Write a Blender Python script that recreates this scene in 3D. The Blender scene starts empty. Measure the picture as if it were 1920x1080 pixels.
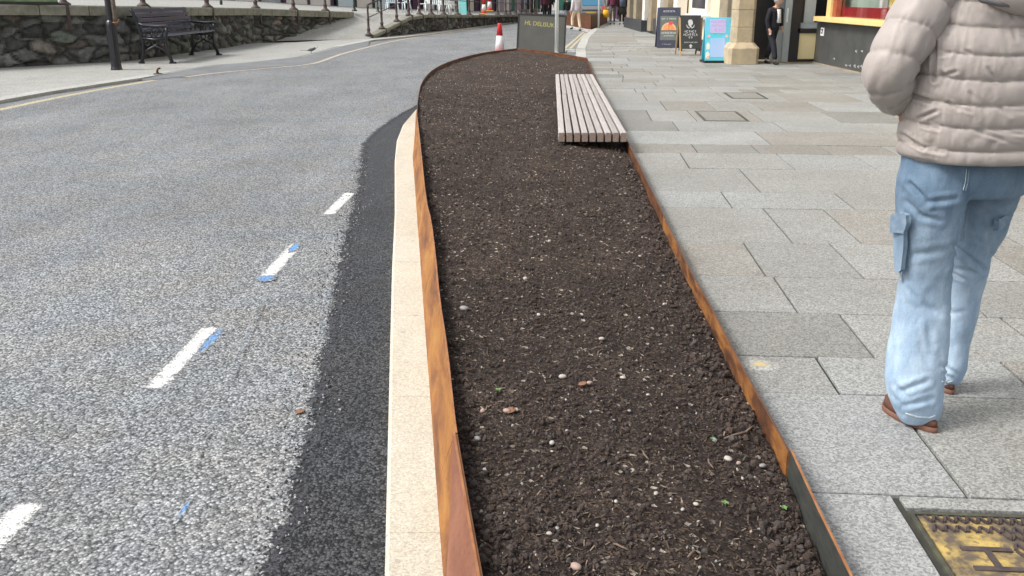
import bpy, bmesh, math, random
from mathutils import Vector, Matrix, noise, Euler
random.seed(7)
R = random.Random(11)
S = bpy.context.scene
COL = S.collection
PI = math.pi

# ------------------------------------------------------------------ camera
F = 1700.0; CAMZ = 1.55; TILT = math.atan(550 / F)
sp, cp = math.sin(TILT), math.cos(TILT)
cam_d = bpy.data.cameras.new('camera'); cam = bpy.data.objects.new('camera', cam_d); COL.objects.link(cam)
cam.location = (0, 0, CAMZ); cam.rotation_euler = (PI / 2 - TILT, 0, 0)
cam_d.sensor_width = 36; cam_d.lens = 36 * F / 1920; cam_d.clip_end = 1500; cam_d.clip_start = .02
S.camera = cam
PAVE = .10

def ray(u, v):
    x, y = u - 960, v - 540
    return x, F * cp - y * sp, -(F * sp + y * cp)
def P(u, v, z=0.0):                      # survey a ground point
    x, y, w = ray(u, v); t = (z - CAMZ) / w
    return Vector((x * t, y * t, z))
def PY(u, v, Y):                         # survey a point standing at distance Y
    x, y, w = ray(u, v); t = Y / y
    return Vector((x * t, Y, CAMZ + w * t))

# ------------------------------------------------------------------ helpers
def tag(o, label=None, cat=None, group=None, kind=None):
    if label: o['label'] = label
    if cat: o['category'] = cat
    if group: o['group'] = group
    if kind: o['kind'] = kind
    return o
def thing(name, label, cat, loc=(0, 0, 0), rz=0, group=None):
    o = bpy.data.objects.new(name, None); COL.objects.link(o)
    o.location = loc; o.rotation_euler = (0, 0, rz); o.empty_display_size = .2
    return tag(o, label, cat, group)
def copy_tree(o, parent=None):
    c = o.copy(); COL.objects.link(c)
    if parent: c.parent = parent
    for ch in list(o.children): copy_tree(ch, c)
    return c
class MB:
    def __init__(s): s.v = []; s.f = []; s.m = []; s.c = []; s.mi = 0; s.col = None; s.sm = []; s.smooth = False
    def add(s, vs, fs):
        b = len(s.v); s.v += [tuple(p) for p in vs]
        for f in fs:
            s.f.append([i + b for i in f]); s.m.append(s.mi); s.c.append(s.col); s.sm.append(s.smooth)
    def box(s, c, d, rz=0, rx=0, ry=0, taper=1.0):
        e = Euler((rx, ry, rz)).to_matrix(); vs = []
        for z in (-1, 1):
            k = taper if z > 0 else 1
            for x, y in ((-1, -1), (1, -1), (1, 1), (-1, 1)):
                vs.append(Vector(c) + e @ Vector((x * d[0] / 2 * k, y * d[1] / 2 * k, z * d[2] / 2)))
        s.add(vs, [(3, 2, 1, 0), (4, 5, 6, 7), (0, 1, 5, 4), (1, 2, 6, 5), (2, 3, 7, 6), (3, 0, 4, 7)])
    def bar(s, a, b, w, h=None, up=(0, 0, 1)):
        a, b = Vector(a), Vector(b); h = h or w; d = (b - a).normalized(); up = Vector(up)
        if abs(d.dot(up)) > .98: up = Vector((0, 1, 0))
        r = d.cross(up).normalized() * w / 2; q = r.cross(d).normalized() * h / 2
        vs = [p + x * r + y * q for p in (a, b) for x, y in ((-1, -1), (1, -1), (1, 1), (-1, 1))]
        s.add(vs, [(3, 2, 1, 0), (4, 5, 6, 7), (0, 1, 5, 4), (1, 2, 6, 5), (2, 3, 7, 6), (3, 0, 4, 7)])
    def tube(s, pts, rad, n=10, caps=True):
        pts = [Vector(p) for p in pts]; rings = []
        if not hasattr(rad, '__len__'): rad = [rad] * len(pts)
        ref = None
        for i, p in enumerate(pts):
            d = (pts[min(i + 1, len(pts) - 1)] - pts[max(i - 1, 0)]).normalized()
            if ref is None: ref = Vector((1, 0, 0)) if abs(d.x) < .8 else Vector((0, 1, 0))
            a = d.cross(ref).normalized(); b = a.cross(d).normalized(); ref = b
            rings.append([p + rad[i] * (a * math.cos(2 * PI * k / n) + b * math.sin(2 * PI * k / n)) for k in range(n)])
        s.loft(rings, caps)
    def loft(s, rings, caps=True, closed=True):
        n = len(rings[0]); vs = [p for r in rings for p in r]; fs = []
        for i in range(len(rings) - 1):
            for k in range(n if closed else n - 1):
                k2 = (k + 1) % n
                fs.append((i * n + k, (i + 1) * n + k, (i + 1) * n + k2, i * n + k2))
        if caps and closed:
            fs.append(tuple(range(n))); fs.append(tuple(range((len(rings) - 1) * n, len(rings) * n))[::-1])
        s.add(vs, fs)
    def lathe(s, prof, c=(0, 0, 0), n=16):
        s.loft([[Vector(c) + Vector((r * math.cos(2 * PI * k / n), r * math.sin(2 * PI * k / n), z)) for k in range(n)][::-1] for r, z in prof])
    def prism(s, poly, z0, z1):           # poly in xy, extruded in z
        n = len(poly); vs = [(x, y, z0) for x, y in poly] + [(x, y, z1) for x, y in poly]
        s.add(vs, [tuple(range(n))[::-1], tuple(range(n, 2 * n))] + [(i, (i + 1) % n, n + (i + 1) % n, n + i) for i in range(n)])
    def plate(s, poly, y0, y1):           # poly in xz, extruded in y
        n = len(poly); vs = [(x, y0, z) for x, z in poly] + [(x, y1, z) for x, z in poly]
        s.add(vs, [tuple(range(n)), tuple(range(n, 2 * n))[::-1]] + [(i, n + i, n + (i + 1) % n, (i + 1) % n) for i in range(n)])
    def ico(s, c, r, sub=1, squash=(1, 1, 1), jit=.2, rot=None):
        bm = bmesh.new(); bmesh.ops.create_icosphere(bm, subdivisions=sub, radius=1)
        e = rot or Euler((R.random() * 6, R.random() * 6, R.random() * 6)).to_matrix()
        vs = [Vector(c) + e @ Vector([a * q * r * (1 + R.uniform(-jit, jit)) for a, q in zip(v.co, squash)]) for v in bm.verts]
        bm.verts.ensure_lookup_table()
        s.add(vs, [[v.index for v in f.verts] for f in bm.faces]); bm.free()
    def build(s, name, mats, parent=None, smooth=False, bevel=0):
        me = bpy.data.meshes.new(name); me.from_pydata(s.v, [], s.f); 
        if not isinstance(mats, (list, tuple)): mats = [mats]
        for m in mats: me.materials.append(m)
        if len(mats) > 1: me.polygons.foreach_set('material_index', s.m)
        if smooth: me.polygons.foreach_set('use_smooth', [True] * len(s.f))
        elif any(s.sm): me.polygons.foreach_set('use_smooth', s.sm)
        if any(c is not None for c in s.c):
            at = me.color_attributes.new('tint', 'FLOAT_COLOR', 'CORNER'); data = []
            for f, c in zip(s.f, s.c):
                c = c or (1, 1, 1); data += [c[0], c[1], c[2], 1] * len(f)
            at.data.foreach_set('color', data)
        me.validate(); 
        if bevel:
            bm = bmesh.new(); bm.from_mesh(me)
            es = [e for e in bm.edges if len(e.link_faces) == 2 and e.calc_face_angle(0) > .6]
            bmesh.ops.bevel(bm, geom=es, offset=bevel, segments=2, profile=.7, affect='EDGES', clamp_overlap=True)
            bm.to_mesh(me); bm.free()
        me.update()
        o = bpy.data.objects.new(name, me); COL.objects.link(o)
        if parent: o.parent = parent
        return o
def struct(o): o['kind'] = 'structure'; return o
def evaluated(o):
    dg = bpy.context.evaluated_depsgraph_get(); dg.update()
    me = bpy.data.meshes.new_from_object(o.evaluated_get(dg)); old = o.data
    o.modifiers.clear(); o.data = me; return o
def skin(name, chains, mat, parent, sub=2, root=0):
    """chains: lists of (point, radius); equal points are shared; grown as one continuous surface"""
    vs, rs, es = [], [], []
    def idx(p, r):
        for i, q in enumerate(vs):
            if (q - p).length < 1e-4: return i
        vs.append(p); rs.append(r); return len(vs) - 1
    for ch in chains:
        prev = None
        for p, r in ch:
            i = idx(Vector(p), r)
            if prev is not None and prev != i: es.append((prev, i))
            prev = i
    me = bpy.data.meshes.new(name); me.from_pydata([tuple(v) for v in vs], es, []); me.update()
    o = bpy.data.objects.new(name, me); COL.objects.link(o)
    m = o.modifiers.new('s', 'SKIN'); m.use_smooth_shade = True
    for i, sv in enumerate(me.skin_vertices[0].data):
        r = rs[i]; sv.radius = (r, r) if not hasattr(r, '__len__') else r; sv.use_root = (i == root)
    b = o.modifiers.new('b', 'SUBSURF'); b.levels = b.render_levels = sub
    evaluated(o)
    o.data.materials.clear(); o.data.materials.append(mat)
    for p in o.data.polygons: p.use_smooth = True; p.material_index = 0
    o.parent = parent; return o
def text(body, size, mat, parent, loc, rot, name='lettering', ext=.002, align='CENTER', sx=1):
    c = bpy.data.curves.new(name, 'FONT'); c.body = body; c.size = size; c.extrude = ext; c.align_x = align; c.resolution_u = 3
    o = bpy.data.objects.new(name, c); COL.objects.link(o)
    dg = bpy.context.evaluated_depsgraph_get(); dg.update()
    me = bpy.data.meshes.new_from_object(o.evaluated_get(dg)); bpy.data.objects.remove(o)
    me.materials.clear(); me.materials.append(mat)
    o = bpy.data.objects.new(name, me); COL.objects.link(o); o.location = loc; o.rotation_euler = rot; o.scale = (sx, 1, 1)
    if parent: o.parent = parent
    return o

# ------------------------------------------------------------------ materials
def nodes(name):
    m = bpy.data.materials.new(name); m.use_nodes = True; nt = m.node_tree
    return m, nt, nt.nodes['Principled BSDF'], (lambda a, b: nt.links.new(a, b))
def ramp(nt, fac, stops):
    r = nt.nodes.new('ShaderNodeValToRGB'); nt.links.new(fac, r.inputs[0]); e = r.color_ramp.elements
    while len(e) < len(stops): e.new(.5)
    for q, (p, c) in zip(e, stops):
        q.position = p; q.color = (*(c if hasattr(c, '__len__') else (c, c, c)), 1)
    return r.outputs[0]
def coords(nt, scale=(1, 1, 1), rot=(0, 0, 0), src='Object'):
    t = nt.nodes.new('ShaderNodeTexCoord'); mp = nt.nodes.new('ShaderNodeMapping'); mp.inputs['Scale'].default_value = scale; mp.inputs['Rotation'].default_value = rot
    nt.links.new(t.outputs[src], mp.inputs[0]); return mp.outputs[0]
def noi(nt, co, scale, detail=4, rough=.6, dist=0):
    n = nt.nodes.new('ShaderNodeTexNoise'); n.inputs['Scale'].default_value = scale; n.inputs['Detail'].default_value = detail
    n.inputs['Roughness'].default_value = rough; n.inputs['Distortion'].default_value = dist; nt.links.new(co, n.inputs['Vector']); return n.outputs['Fac']
def vor(nt, co, scale, feature='F1'):
    n = nt.nodes.new('ShaderNodeTexVoronoi'); n.inputs['Scale'].default_value = scale; n.feature = feature; nt.links.new(co, n.inputs['Vector']); return n
def mix(nt, fac, a, b, mode='MIX'):
    n = nt.nodes.new('ShaderNodeMix'); n.data_type = 'RGBA'; n.blend_type = mode
    for sock, val in ((n.inputs[0], fac), (n.inputs[6], a), (n.inputs[7], b)):
        if isinstance(val, bpy.types.NodeSocket): nt.links.new(val, sock)
        elif hasattr(val, '__len__'): sock.default_value = (*val, 1)
        else: sock.default_value = val if sock.type == 'VALUE' else (val, val, val, 1)
    return n.outputs[2]
def mth(nt, op, a, b=0.0):
    n = nt.nodes.new('ShaderNodeMath'); n.operation = op
    for i, val in enumerate((a, b)):
        if isinstance(val, bpy.types.NodeSocket): nt.links.new(val, n.inputs[i])
        else: n.inputs[i].default_value = val
    return n.outputs[0]
def bump(nt, bs, h, strength=.5, dist=.01, prev=None):
    b = nt.nodes.new('ShaderNodeBump'); b.inputs['Strength'].default_value = strength; b.inputs['Distance'].default_value = dist
    nt.links.new(h, b.inputs['Height'])
    if prev: nt.links.new(prev, b.inputs['Normal'])
    nt.links.new(b.outputs[0], bs.inputs['Normal']); return b.outputs[0]
def mat(name, c, c2=None, scale=6, rough=.6, metal=0, bmp=0, bscale=40, spec=.5, bdist=.01, coat=0, stretch=(1, 1, 1), lo=.35, hi=.65):
    m, nt, bs, L = nodes(name); co = coords(nt, stretch)
    c2 = c2 or tuple(x * .8 for x in c)
    L(ramp(nt, noi(nt, co, scale, 6), [(lo, c), (hi, c2)]), bs.inputs['Base Color'])
    bs.inputs['Roughness'].default_value = rough; bs.inputs['Metallic'].default_value = metal; bs.inputs['Specular IOR Level'].default_value = spec
    bs.inputs['Coat Weight'].default_value = coat
    if bmp: bump(nt, bs, noi(nt, co, bscale, 5), bmp, bdist)
    return m
def aggregate(name, dark, light, s1, s2, rough=.75, bs_=.9, big=(.85, 1.1), pos=(.15, .9), seams=True):
    m, nt, bs, L = nodes(name); co = coords(nt, (1, 1, 0))
    wob = nt.nodes.new('ShaderNodeTexNoise'); wob.inputs['Scale'].default_value = s1 * .6; L(co, wob.inputs['Vector'])
    ad = nt.nodes.new('ShaderNodeVectorMath'); ad.operation = 'MULTIPLY_ADD'; L(wob.outputs['Color'], ad.inputs[0]); ad.inputs[1].default_value = (.9 / s1,) * 3; L(co, ad.inputs[2])
    v1 = vor(nt, ad.outputs[0], s1); v2 = vor(nt, ad.outputs[0], s2)
    g1 = nt.nodes.new('ShaderNodeSeparateColor'); L(v1.outputs['Color'], g1.inputs[0])
    g2 = nt.nodes.new('ShaderNodeSeparateColor'); L(v2.outputs['Color'], g2.inputs[0])
    f = mth(nt, 'ADD', mth(nt, 'MULTIPLY', g1.outputs[0], .6), mth(nt, 'MULTIPLY', g2.outputs[0], .4))
    c = ramp(nt, f, [(pos[0], dark), (.5, tuple((a * .62 + b * .38) for a, b in zip(dark, light))), (pos[1], light)])
    if seams:
        edge = ramp(nt, v1.outputs['Distance'], [(.35, 1), (.75, .45)]); c = mix(nt, 1.0, c, edge, 'MULTIPLY')
    b1 = ramp(nt, noi(nt, co, .7, 5, .65), [(.3, big[0]), (.7, big[1])]); c = mix(nt, 1.0, c, b1, 'MULTIPLY')
    c = mix(nt, 1.0, c, ramp(nt, noi(nt, coords(nt, (1, .25, 0), (0, 0, .35)), .9, 5, .7), [(.35, .84), (.62, 1.06)]), 'MULTIPLY')
    warm = ramp(nt, noi(nt, co, 1.9, 3), [(.35, (1.03, 1, .96)), (.65, (.96, 1, 1.04))]); c = mix(nt, 1.0, c, warm, 'MULTIPLY')
    L(c, bs.inputs['Base Color']); bs.inputs['Roughness'].default_value = rough; bs.inputs['Specular IOR Level'].default_value = .35
    h = mth(nt, 'SUBTRACT', 1.0, v1.outputs['Distance']); h = mth(nt, 'ADD', h, mth(nt, 'MULTIPLY', g1.outputs[1], .8))
    bump(nt, bs, h, bs_, .5 / s1)
    return m, nt, bs, c
ROAD = aggregate('road aggregate', (.085, .09, .096), (.56, .57, .575), 92, 185, bs_=.8)[0]
FRESH = aggregate('fresh asphalt', (.008, .009, .011), (.125, .128, .136), 95, 200, rough=.5, bs_=1.0, pos=(.38, 1.0), big=(.75, 1.3))[0]
def fresh_edge():
    m, nt, bs, c = aggregate('ragged new tarmac edge', *ROADC_, bs_=.8)
    co = coords(nt, (1, 1, 0)); v = vor(nt, co, 95); g = nt.nodes.new('ShaderNodeSeparateColor'); nt.links.new(v.outputs['Color'], g.inputs[0])
    at = nt.nodes.new('ShaderNodeVertexColor'); at.layer_name = 'tint'; sp_ = nt.nodes.new('ShaderNodeSeparateColor'); nt.links.new(at.outputs[0], sp_.inputs[0])
    f = mth(nt, 'ADD', mth(nt, 'MULTIPLY', g.outputs[0], .45), mth(nt, 'MULTIPLY', noi(nt, co, 11, 6, .7), .55)); f = mth(nt, 'SUBTRACT', f, mth(nt, 'SUBTRACT', sp_.outputs[0], .5))
    mask = ramp(nt, f, [(.47, 1), (.53, 0)]); dk = ramp(nt, g.outputs[1], [(.1, (.010, .011, .013)), (.9, (.07, .072, .08))])
    nt.links.new(mix(nt, mask, c, dk), bs.inputs['Base Color']); return m
ROADC_ = ((.085, .09, .096), (.56, .57, .575), 92, 185)
FRESHE = fresh_edge()
def slabs_mat(name, tone, var=True, s=150, con=1.0):
    m, nt, bs, L = nodes(name); co = coords(nt)
    v1 = vor(nt, co, s); g = nt.nodes.new('ShaderNodeSeparateColor'); L(v1.outputs['Color'], g.inputs[0])
    fine = noi(nt, co, s * 2.2, 3, .7)
    f = mth(nt, 'ADD', mth(nt, 'MULTIPLY', g.outputs[0], .5), mth(nt, 'MULTIPLY', fine, .5))
    c = ramp(nt, f, [(.22, tuple(t * (1 - .45 * con) for t in tone)), (.5, tone), (.78, tuple(min(1, t * (1 + .45 * con)) for t in tone))])
    c = mix(nt, 1.0, c, ramp(nt, noi(nt, co, 1.3, 7, .7), [(.3, (.86, .85, .82)), (.7, (1.08, 1.09, 1.1))]), 'MULTIPLY')
    c = mix(nt, ramp(nt, noi(nt, co, 3.2, 8, .75), [(.62, 0), (.8, .45)]), c, tuple(t * .6 for t in tone))
    gm = vor(nt, co, 6.5); c = mix(nt, ramp(nt, gm.outputs['Distance'], [(.07, .55), (.10, 0)]), c, tuple(t * .55 for t in tone))
    if con < 1: c = mix(nt, ramp(nt, noi(nt, coords(nt, (3, 1, 1)), 2.2, 7, .75), [(.52, 0), (.75, .45)]), c, tuple(t * .6 for t in tone))
    if var:
        a = nt.nodes.new('ShaderNodeVertexColor'); a.layer_name = 'tint'; c = mix(nt, 1.0, c, a.outputs[0], 'MULTIPLY')
    L(c, bs.inputs['Base Color']); bs.inputs['Roughness'].default_value = .72; bs.inputs['Specular IOR Level'].default_value = .35
    bump(nt, bs, f, .35, .004); return m
SLAB = slabs_mat('flamed granite slab', (.288, .286, .274))
KERB = slabs_mat('cream granite kerb', (.56, .505, .41), False, 190, .55)
KERBG = slabs_mat('grey granite kerb', (.44, .435, .41), False)
CONC = slabs_mat('pavement concrete', (.35, .345, .32), False, 90)
def soil_mat():
    m, nt, bs, L = nodes('dark compost soil'); co = coords(nt)
    v = vor(nt, co, 70); v2 = vor(nt, co, 150)
    g = nt.nodes.new('ShaderNodeSeparateColor'); L(v.outputs['Color'], g.inputs[0])
    g2 = nt.nodes.new('ShaderNodeSeparateColor'); L(v2.outputs['Color'], g2.inputs[0])
    c = ramp(nt, noi(nt, co, 28, 8, .75), [(.3, (.013, .009, .0075)), (.5, (.040, .029, .024)), (.72, (.10, .076, .063))])
    c = mix(nt, ramp(nt, g2.outputs[0], [(.82, 0), (.88, .7)]), c, (.17, .135, .105))
    c = mix(nt, ramp(nt, g.outputs[0], [(.975, 0), (.985, 1)]), c, (.42, .38, .32))
    c = mix(nt, 1.0, c, ramp(nt, noi(nt, co, 2.2, 4), [(.3, (.68, .65, .66)), (.7, (1.35, 1.28, 1.25))]), 'MULTIPLY')
    L(c, bs.inputs['Base Color']); bs.inputs['Roughness'].default_value = .9; bs.inputs['Specular IOR Level'].default_value = .25
    h = mth(nt, 'ADD', noi(nt, co, 45, 8, .75), mth(nt, 'MULTIPLY', v.outputs['Distance'], .6)); bump(nt, bs, h, 1.0, .02); return m
SOIL = soil_mat()
def rust_mat(name, cs, spec_rough=.6, sc=(3, 3, 3), rot=(.5, .3, 0)):
    m, nt, bs, L = nodes(name); co = coords(nt, sc, rot)
    c = ramp(nt, noi(nt, co, 2.6, 8, .62, .6), [(.3, cs[0]), (.46, cs[1]), (.58, cs[2]), (.74, cs[3])])
    co2 = coords(nt); c = mix(nt, ramp(nt, noi(nt, co2, 60, 5, .7), [(.5, 0), (.75, .5)]), c, tuple(x * .5 for x in cs[0]))
    L(c, bs.inputs['Base Color']); bs.inputs['Roughness'].default_value = spec_rough; bs.inputs['Metallic'].default_value = .15
    bump(nt, bs, noi(nt, co2, 90, 5), .25, .003); return m
RUST = rust_mat('weathering steel', [(.10, .035, .014), (.23, .085, .022), (.35, .15, .03), (.40, .23, .06)], .65, (1.3, .7, 3.4))
RUSTD = rust_mat('dark weathering steel', [(.05, .02, .012), (.11, .04, .018), (.17, .065, .022), (.22, .09, .03)], .6, (3, 2, 6))
RUSTC = mat('dull steel edge', (.16, .075, .04), (.10, .05, .035), 8, .6, .2)
RUSTE = mat('steel cut edge', (.42, .19, .075), (.3, .11, .04), 14, .5, .2)
STEELG = mat('unrusted grey steel', (.05, .056, .052), (.085, .085, .075), 9, .5, .3, stretch=(2, 2, 7))
IRON = mat('black painted iron', (.012, .013, .018), (.02, .021, .026), 12, .35, 0, .15, 60)
IRONR = mat('brown cast iron', (.05, .032, .03), (.075, .05, .045), 20, .6, 0, .3, 50)
IRONG = mat('dark green iron', (.014, .026, .018), (.025, .03, .022), 12, .45)
def wood_mat(name, a, b, sc=(60, 2, 60)):
    m, nt, bs, L = nodes(name); co = coords(nt, sc)
    i = nt.nodes.new('ShaderNodeObjectInfo'); hv = nt.nodes.new('ShaderNodeHueSaturation'); 
    L(ramp(nt, noi(nt, co, 1, 6, .7), [(.3, a), (.7, b)]), hv.inputs['Color'])
    L(mth(nt, 'ADD', mth(nt, 'MULTIPLY', i.outputs['Random'], .3), .85), hv.inputs['Value'])
    L(hv.outputs[0], bs.inputs['Base Color']); bs.inputs['Roughness'].default_value = .75; bump(nt, bs, noi(nt, co, 1.6, 5), .35, .004); return m
SLATW = wood_mat('weathered hardwood', (.46, .42, .40), (.30, .272, .258))
ENDW = mat('slat end grain', (.36, .27, .22), (.24, .17, .13), 60, .8, bmp=.3, bscale=120)
BSLAT = mat('navy black slat', (.03, .035, .075), (.045, .05, .1), 8, .28, coat=.4)
PALEW = mat('pale pine', (.55, .38, .2), (.45, .3, .15), 12, .6)
ROADC = ((.085, .09, .096), (.56, .57, .575), 92, 185)
def paint_mat(name, col, thr=.5, soft=.06, ground=None, scale=26):
    """worn paint: the stones below show where it has rubbed off"""
    m, nt, bs, c = ground() if ground else aggregate(name, *ROADC, bs_=.8)
    m.name = name; co = coords(nt, (1, 1, 0)); at = nt.nodes.new('ShaderNodeVertexColor'); at.layer_name = 'tint'; sp_ = nt.nodes.new('ShaderNodeSeparateColor'); nt.links.new(at.outputs[0], sp_.inputs[0])
    f = mth(nt, 'ADD', mth(nt, 'MULTIPLY', noi(nt, co, scale, 5, .7), .55), mth(nt, 'MULTIPLY', noi(nt, co, 150, 2, .5), .45))
    f = mth(nt, 'ADD', f, mth(nt, 'MULTIPLY', mth(nt, 'SUBTRACT', 1.0, sp_.outputs[0]), .55)); mask = ramp(nt, f, [(thr - soft, 1), (thr + soft, 0)]); col2 = mix(nt, ramp(nt, noi(nt, co, 130, 3), [(.4, 0), (.7, .5)]), col, tuple(x * .7 for x in col))
    nt.links.new(mix(nt, mask, c, col2), bs.inputs['Base Color']); return m
WPAINT = paint_mat('white road paint', (.76, .75, .72), .61); YPAINT = paint_mat('yellow road paint', (.66, .56, .32), .56)
CPAINT = paint_mat('cream worn paint', (.66, .55, .38), .56)
BPAINT = paint_mat('blue spray paint', (.12, .34, .72), .52); BFAINT = paint_mat('faint blue spray paint', (.2, .38, .66), .42, .07)
def slab_ground():
    m = slabs_mat('yellow chalk on slab', (.36, .355, .335), False); nt = m.node_tree; bs = nt.nodes['Principled BSDF']; return m, nt, bs, bs.inputs['Base Color'].links[0].from_socket
SYEL = paint_mat('yellow paint on slab', (.62, .47, .16), .50, .05, slab_ground)
def rubble_mat():
    m, nt, bs, L = nodes('rubble stone'); co = coords(nt)
    a = nt.nodes.new('ShaderNodeVertexColor'); a.layer_name = 'tint'
    c = mix(nt, 1.0, a.outputs[0], ramp(nt, noi(nt, co, 9, 8, .75), [(.3, .45), (.7, 1.5)]), 'MULTIPLY')
    c = mix(nt, ramp(nt, noi(nt, co, 2.1, 6, .7), [(.58, 0), (.72, .6)]), c, (.05, .07, .025))
    L(c, bs.inputs['Base Color']); bs.inputs['Roughness'].default_value = .85; bump(nt, bs, noi(nt, co, 30, 8, .7), .9, .03); return m
RUBBLE = rubble_mat()
COPE = mat('mossy coping stone', (.28, .265, .22), (.17, .175, .13), 5, .85, 0, .6, 30, bdist=.02)
LEAFM = mat('leaf green', (.08, .2, .03), (.14, .3, .05), 20, .5)
WHITEP = mat('white plastic', (.75, .78, .8), (.7, .72, .75), 5, .35)
ALU = mat('galvanised steel', (.76, .80, .79), (.68, .71, .7), 18, .4, .15)
RED = mat('cone red plastic', (.68, .035, .04), (.55, .03, .035), 10, .45); CONEW = mat('cone white sleeve', (.8, .76, .78), (.72, .68, .7), 10, .4)
CONEY = mat('cone base yellow', (.75, .45, .06), (.6, .35, .05), 10, .6)
CHALK = mat('grey chalkboard', (.085, .084, .076), (.105, .102, .09), 2.5, .6); CHALKD = mat('black chalkboard', (.035, .038, .036), (.05, .052, .05), 5, .6)
BLK = mat('black frame', (.015, .014, .015), (.025, .022, .022), 8, .45); NAVY = mat('navy plastic', (.045, .05, .085), (.06, .066, .1), 8, .4)
YCH = mat('yellow chalk', (.55, .5, .12), (.4, .38, .12), 40, .9); WCH = mat('white chalk', (.75, .75, .73), (.5, .5, .5), 60, .9)
TURQ = mat('turquoise print', (.06, .62, .72), (.22, .58, .82), 2.2, .4); LILAC = mat('lilac print', (.52, .52, .82), (.4, .6, .85), 4, .4)
PINK = mat('pink lettering', (.8, .25, .6), (.85, .35, .7), 20, .5); PEACH = mat('peach dots', (.8, .42, .4), (.8, .6, .5), 30, .5); PALEG = mat('pale floral', (.72, .85, .75), (.8, .75, .65), 30, .5)
CREAM = mat('cream render', (.78, .68, .47), (.72, .62, .42), 2, .75, bmp=.1); CREAMW = mat('off white paint', (.78, .73, .66), (.7, .66, .6), 3, .7)
STONE = mat('buff sandstone', (.52, .42, .27), (.36, .30, .21), 3.2, .85, bmp=.6, bscale=25, bdist=.015); STONE2 = mat('weathered brown stone', (.34, .28, .19), (.24, .2, .14), 3, .85, bmp=.5, bscale=25)
PLINTH = mat('dark plinth paint', (.035, .038, .042), (.055, .057, .06), 4, .6, bmp=.2); RISER = mat('charcoal stall riser', (.048, .05, .05), (.075, .076, .072), 2.6, .55, bmp=.15, bscale=20)
YFRAME = mat('yellow cream frame', (.82, .62, .28), (.78, .56, .22), 5, .45); RBROWN = mat('red brown frame', (.36, .09, .045), (.28, .06, .03), 8, .45)
REDPAN = mat('crimson panel', (.33, .018, .03), (.26, .014, .02), 3, .4); MINT = mat('mint interior', (.42, .52, .42), (.35, .45, .38), 2, .6); YBOX = mat('yellow box', (.65, .5, .08), (.55, .4, .06), 6, .5)
SLATE = mat('slate roof', (.1, .1, .11), (.07, .07, .08), 6, .7); PALEBLUE = mat('pale blue paint', (.58, .7, .74), (.66, .74, .76), 2, .6); DOORG = mat('door grey paint', (.42, .46, .46), (.36, .4, .4), 3, .5)
PURP = mat('purple paint', (.11, .05, .1), (.08, .04, .08), 4, .6); DGREEN = mat('shop green', (.03, .14, .09), (.02, .1, .07), 4, .6)
def glass_mat(name, c, rough=.08):
    m, nt, bs, L = nodes(name); bs.inputs['Base Color'].default_value = (*c, 1); bs.inputs['Roughness'].default_value = rough; bs.inputs['Specular IOR Level'].default_value = .6; return m
GLASSD = glass_mat('dark shop glass', (.02, .024, .028)); GLASSL = glass_mat('pale glass', (.25, .3, .31)); GLASSB = glass_mat('blue rear glass', (.06, .19, .3), .15)
def clear_glass():
    m = bpy.data.materials.new('window glass'); m.use_nodes = True; nt = m.node_tree; nt.nodes.clear(); o = nt.nodes.new('ShaderNodeOutputMaterial'); g = nt.nodes.new('ShaderNodeBsdfGlossy'); g.inputs['Roughness'].default_value = .03
    t = nt.nodes.new('ShaderNodeBsdfTransparent'); x = nt.nodes.new('ShaderNodeMixShader'); lw_ = nt.nodes.new('ShaderNodeLayerWeight'); fr = nt.nodes.new('ShaderNodeMath'); fr.operation = 'MULTIPLY'; fr.inputs[1].default_value = .28; nt.links.new(lw_.outputs['Facing'], fr.inputs[0])
    nt.links.new(fr.outputs[0], x.inputs[0]); nt.links.new(t.outputs[0], x.inputs[1]); nt.links.new(g.outputs[0], x.inputs[2]); nt.links.new(x.outputs[0], o.inputs[0]); return m
GLASSC = clear_glass()
SKINM = mat('skin', (.55, .32, .24), (.5, .28, .2), 10, .5); HAIRG = mat('grey hair', (.4, .38, .35), (.28, .26, .24), 60, .7); HAIRB = mat('brown hair', (.07, .04, .025), (.11, .07, .04), 60, .6)
SUIT = mat('navy suit wool', (.008, .009, .016), (.013, .014, .022), 20, .85); SHIRT = mat('white shirt', (.75, .75, .76), (.7, .7, .72), 8, .7)
BROWNL = mat('brown suede', (.13, .055, .035), (.10, .042, .028), 30, .8, bmp=.3, bscale=120); SOLE = mat('tan sole', (.19, .085, .055), (.15, .07, .045), 30, .7)
BSHOE = mat('black shoe', (.012, .012, .013), (.02, .02, .02), 10, .4)
def cloth(name, a, b, rough=.85): return mat(name, a, b, 7, rough, 0, .3, 30, bdist=.02)
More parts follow.
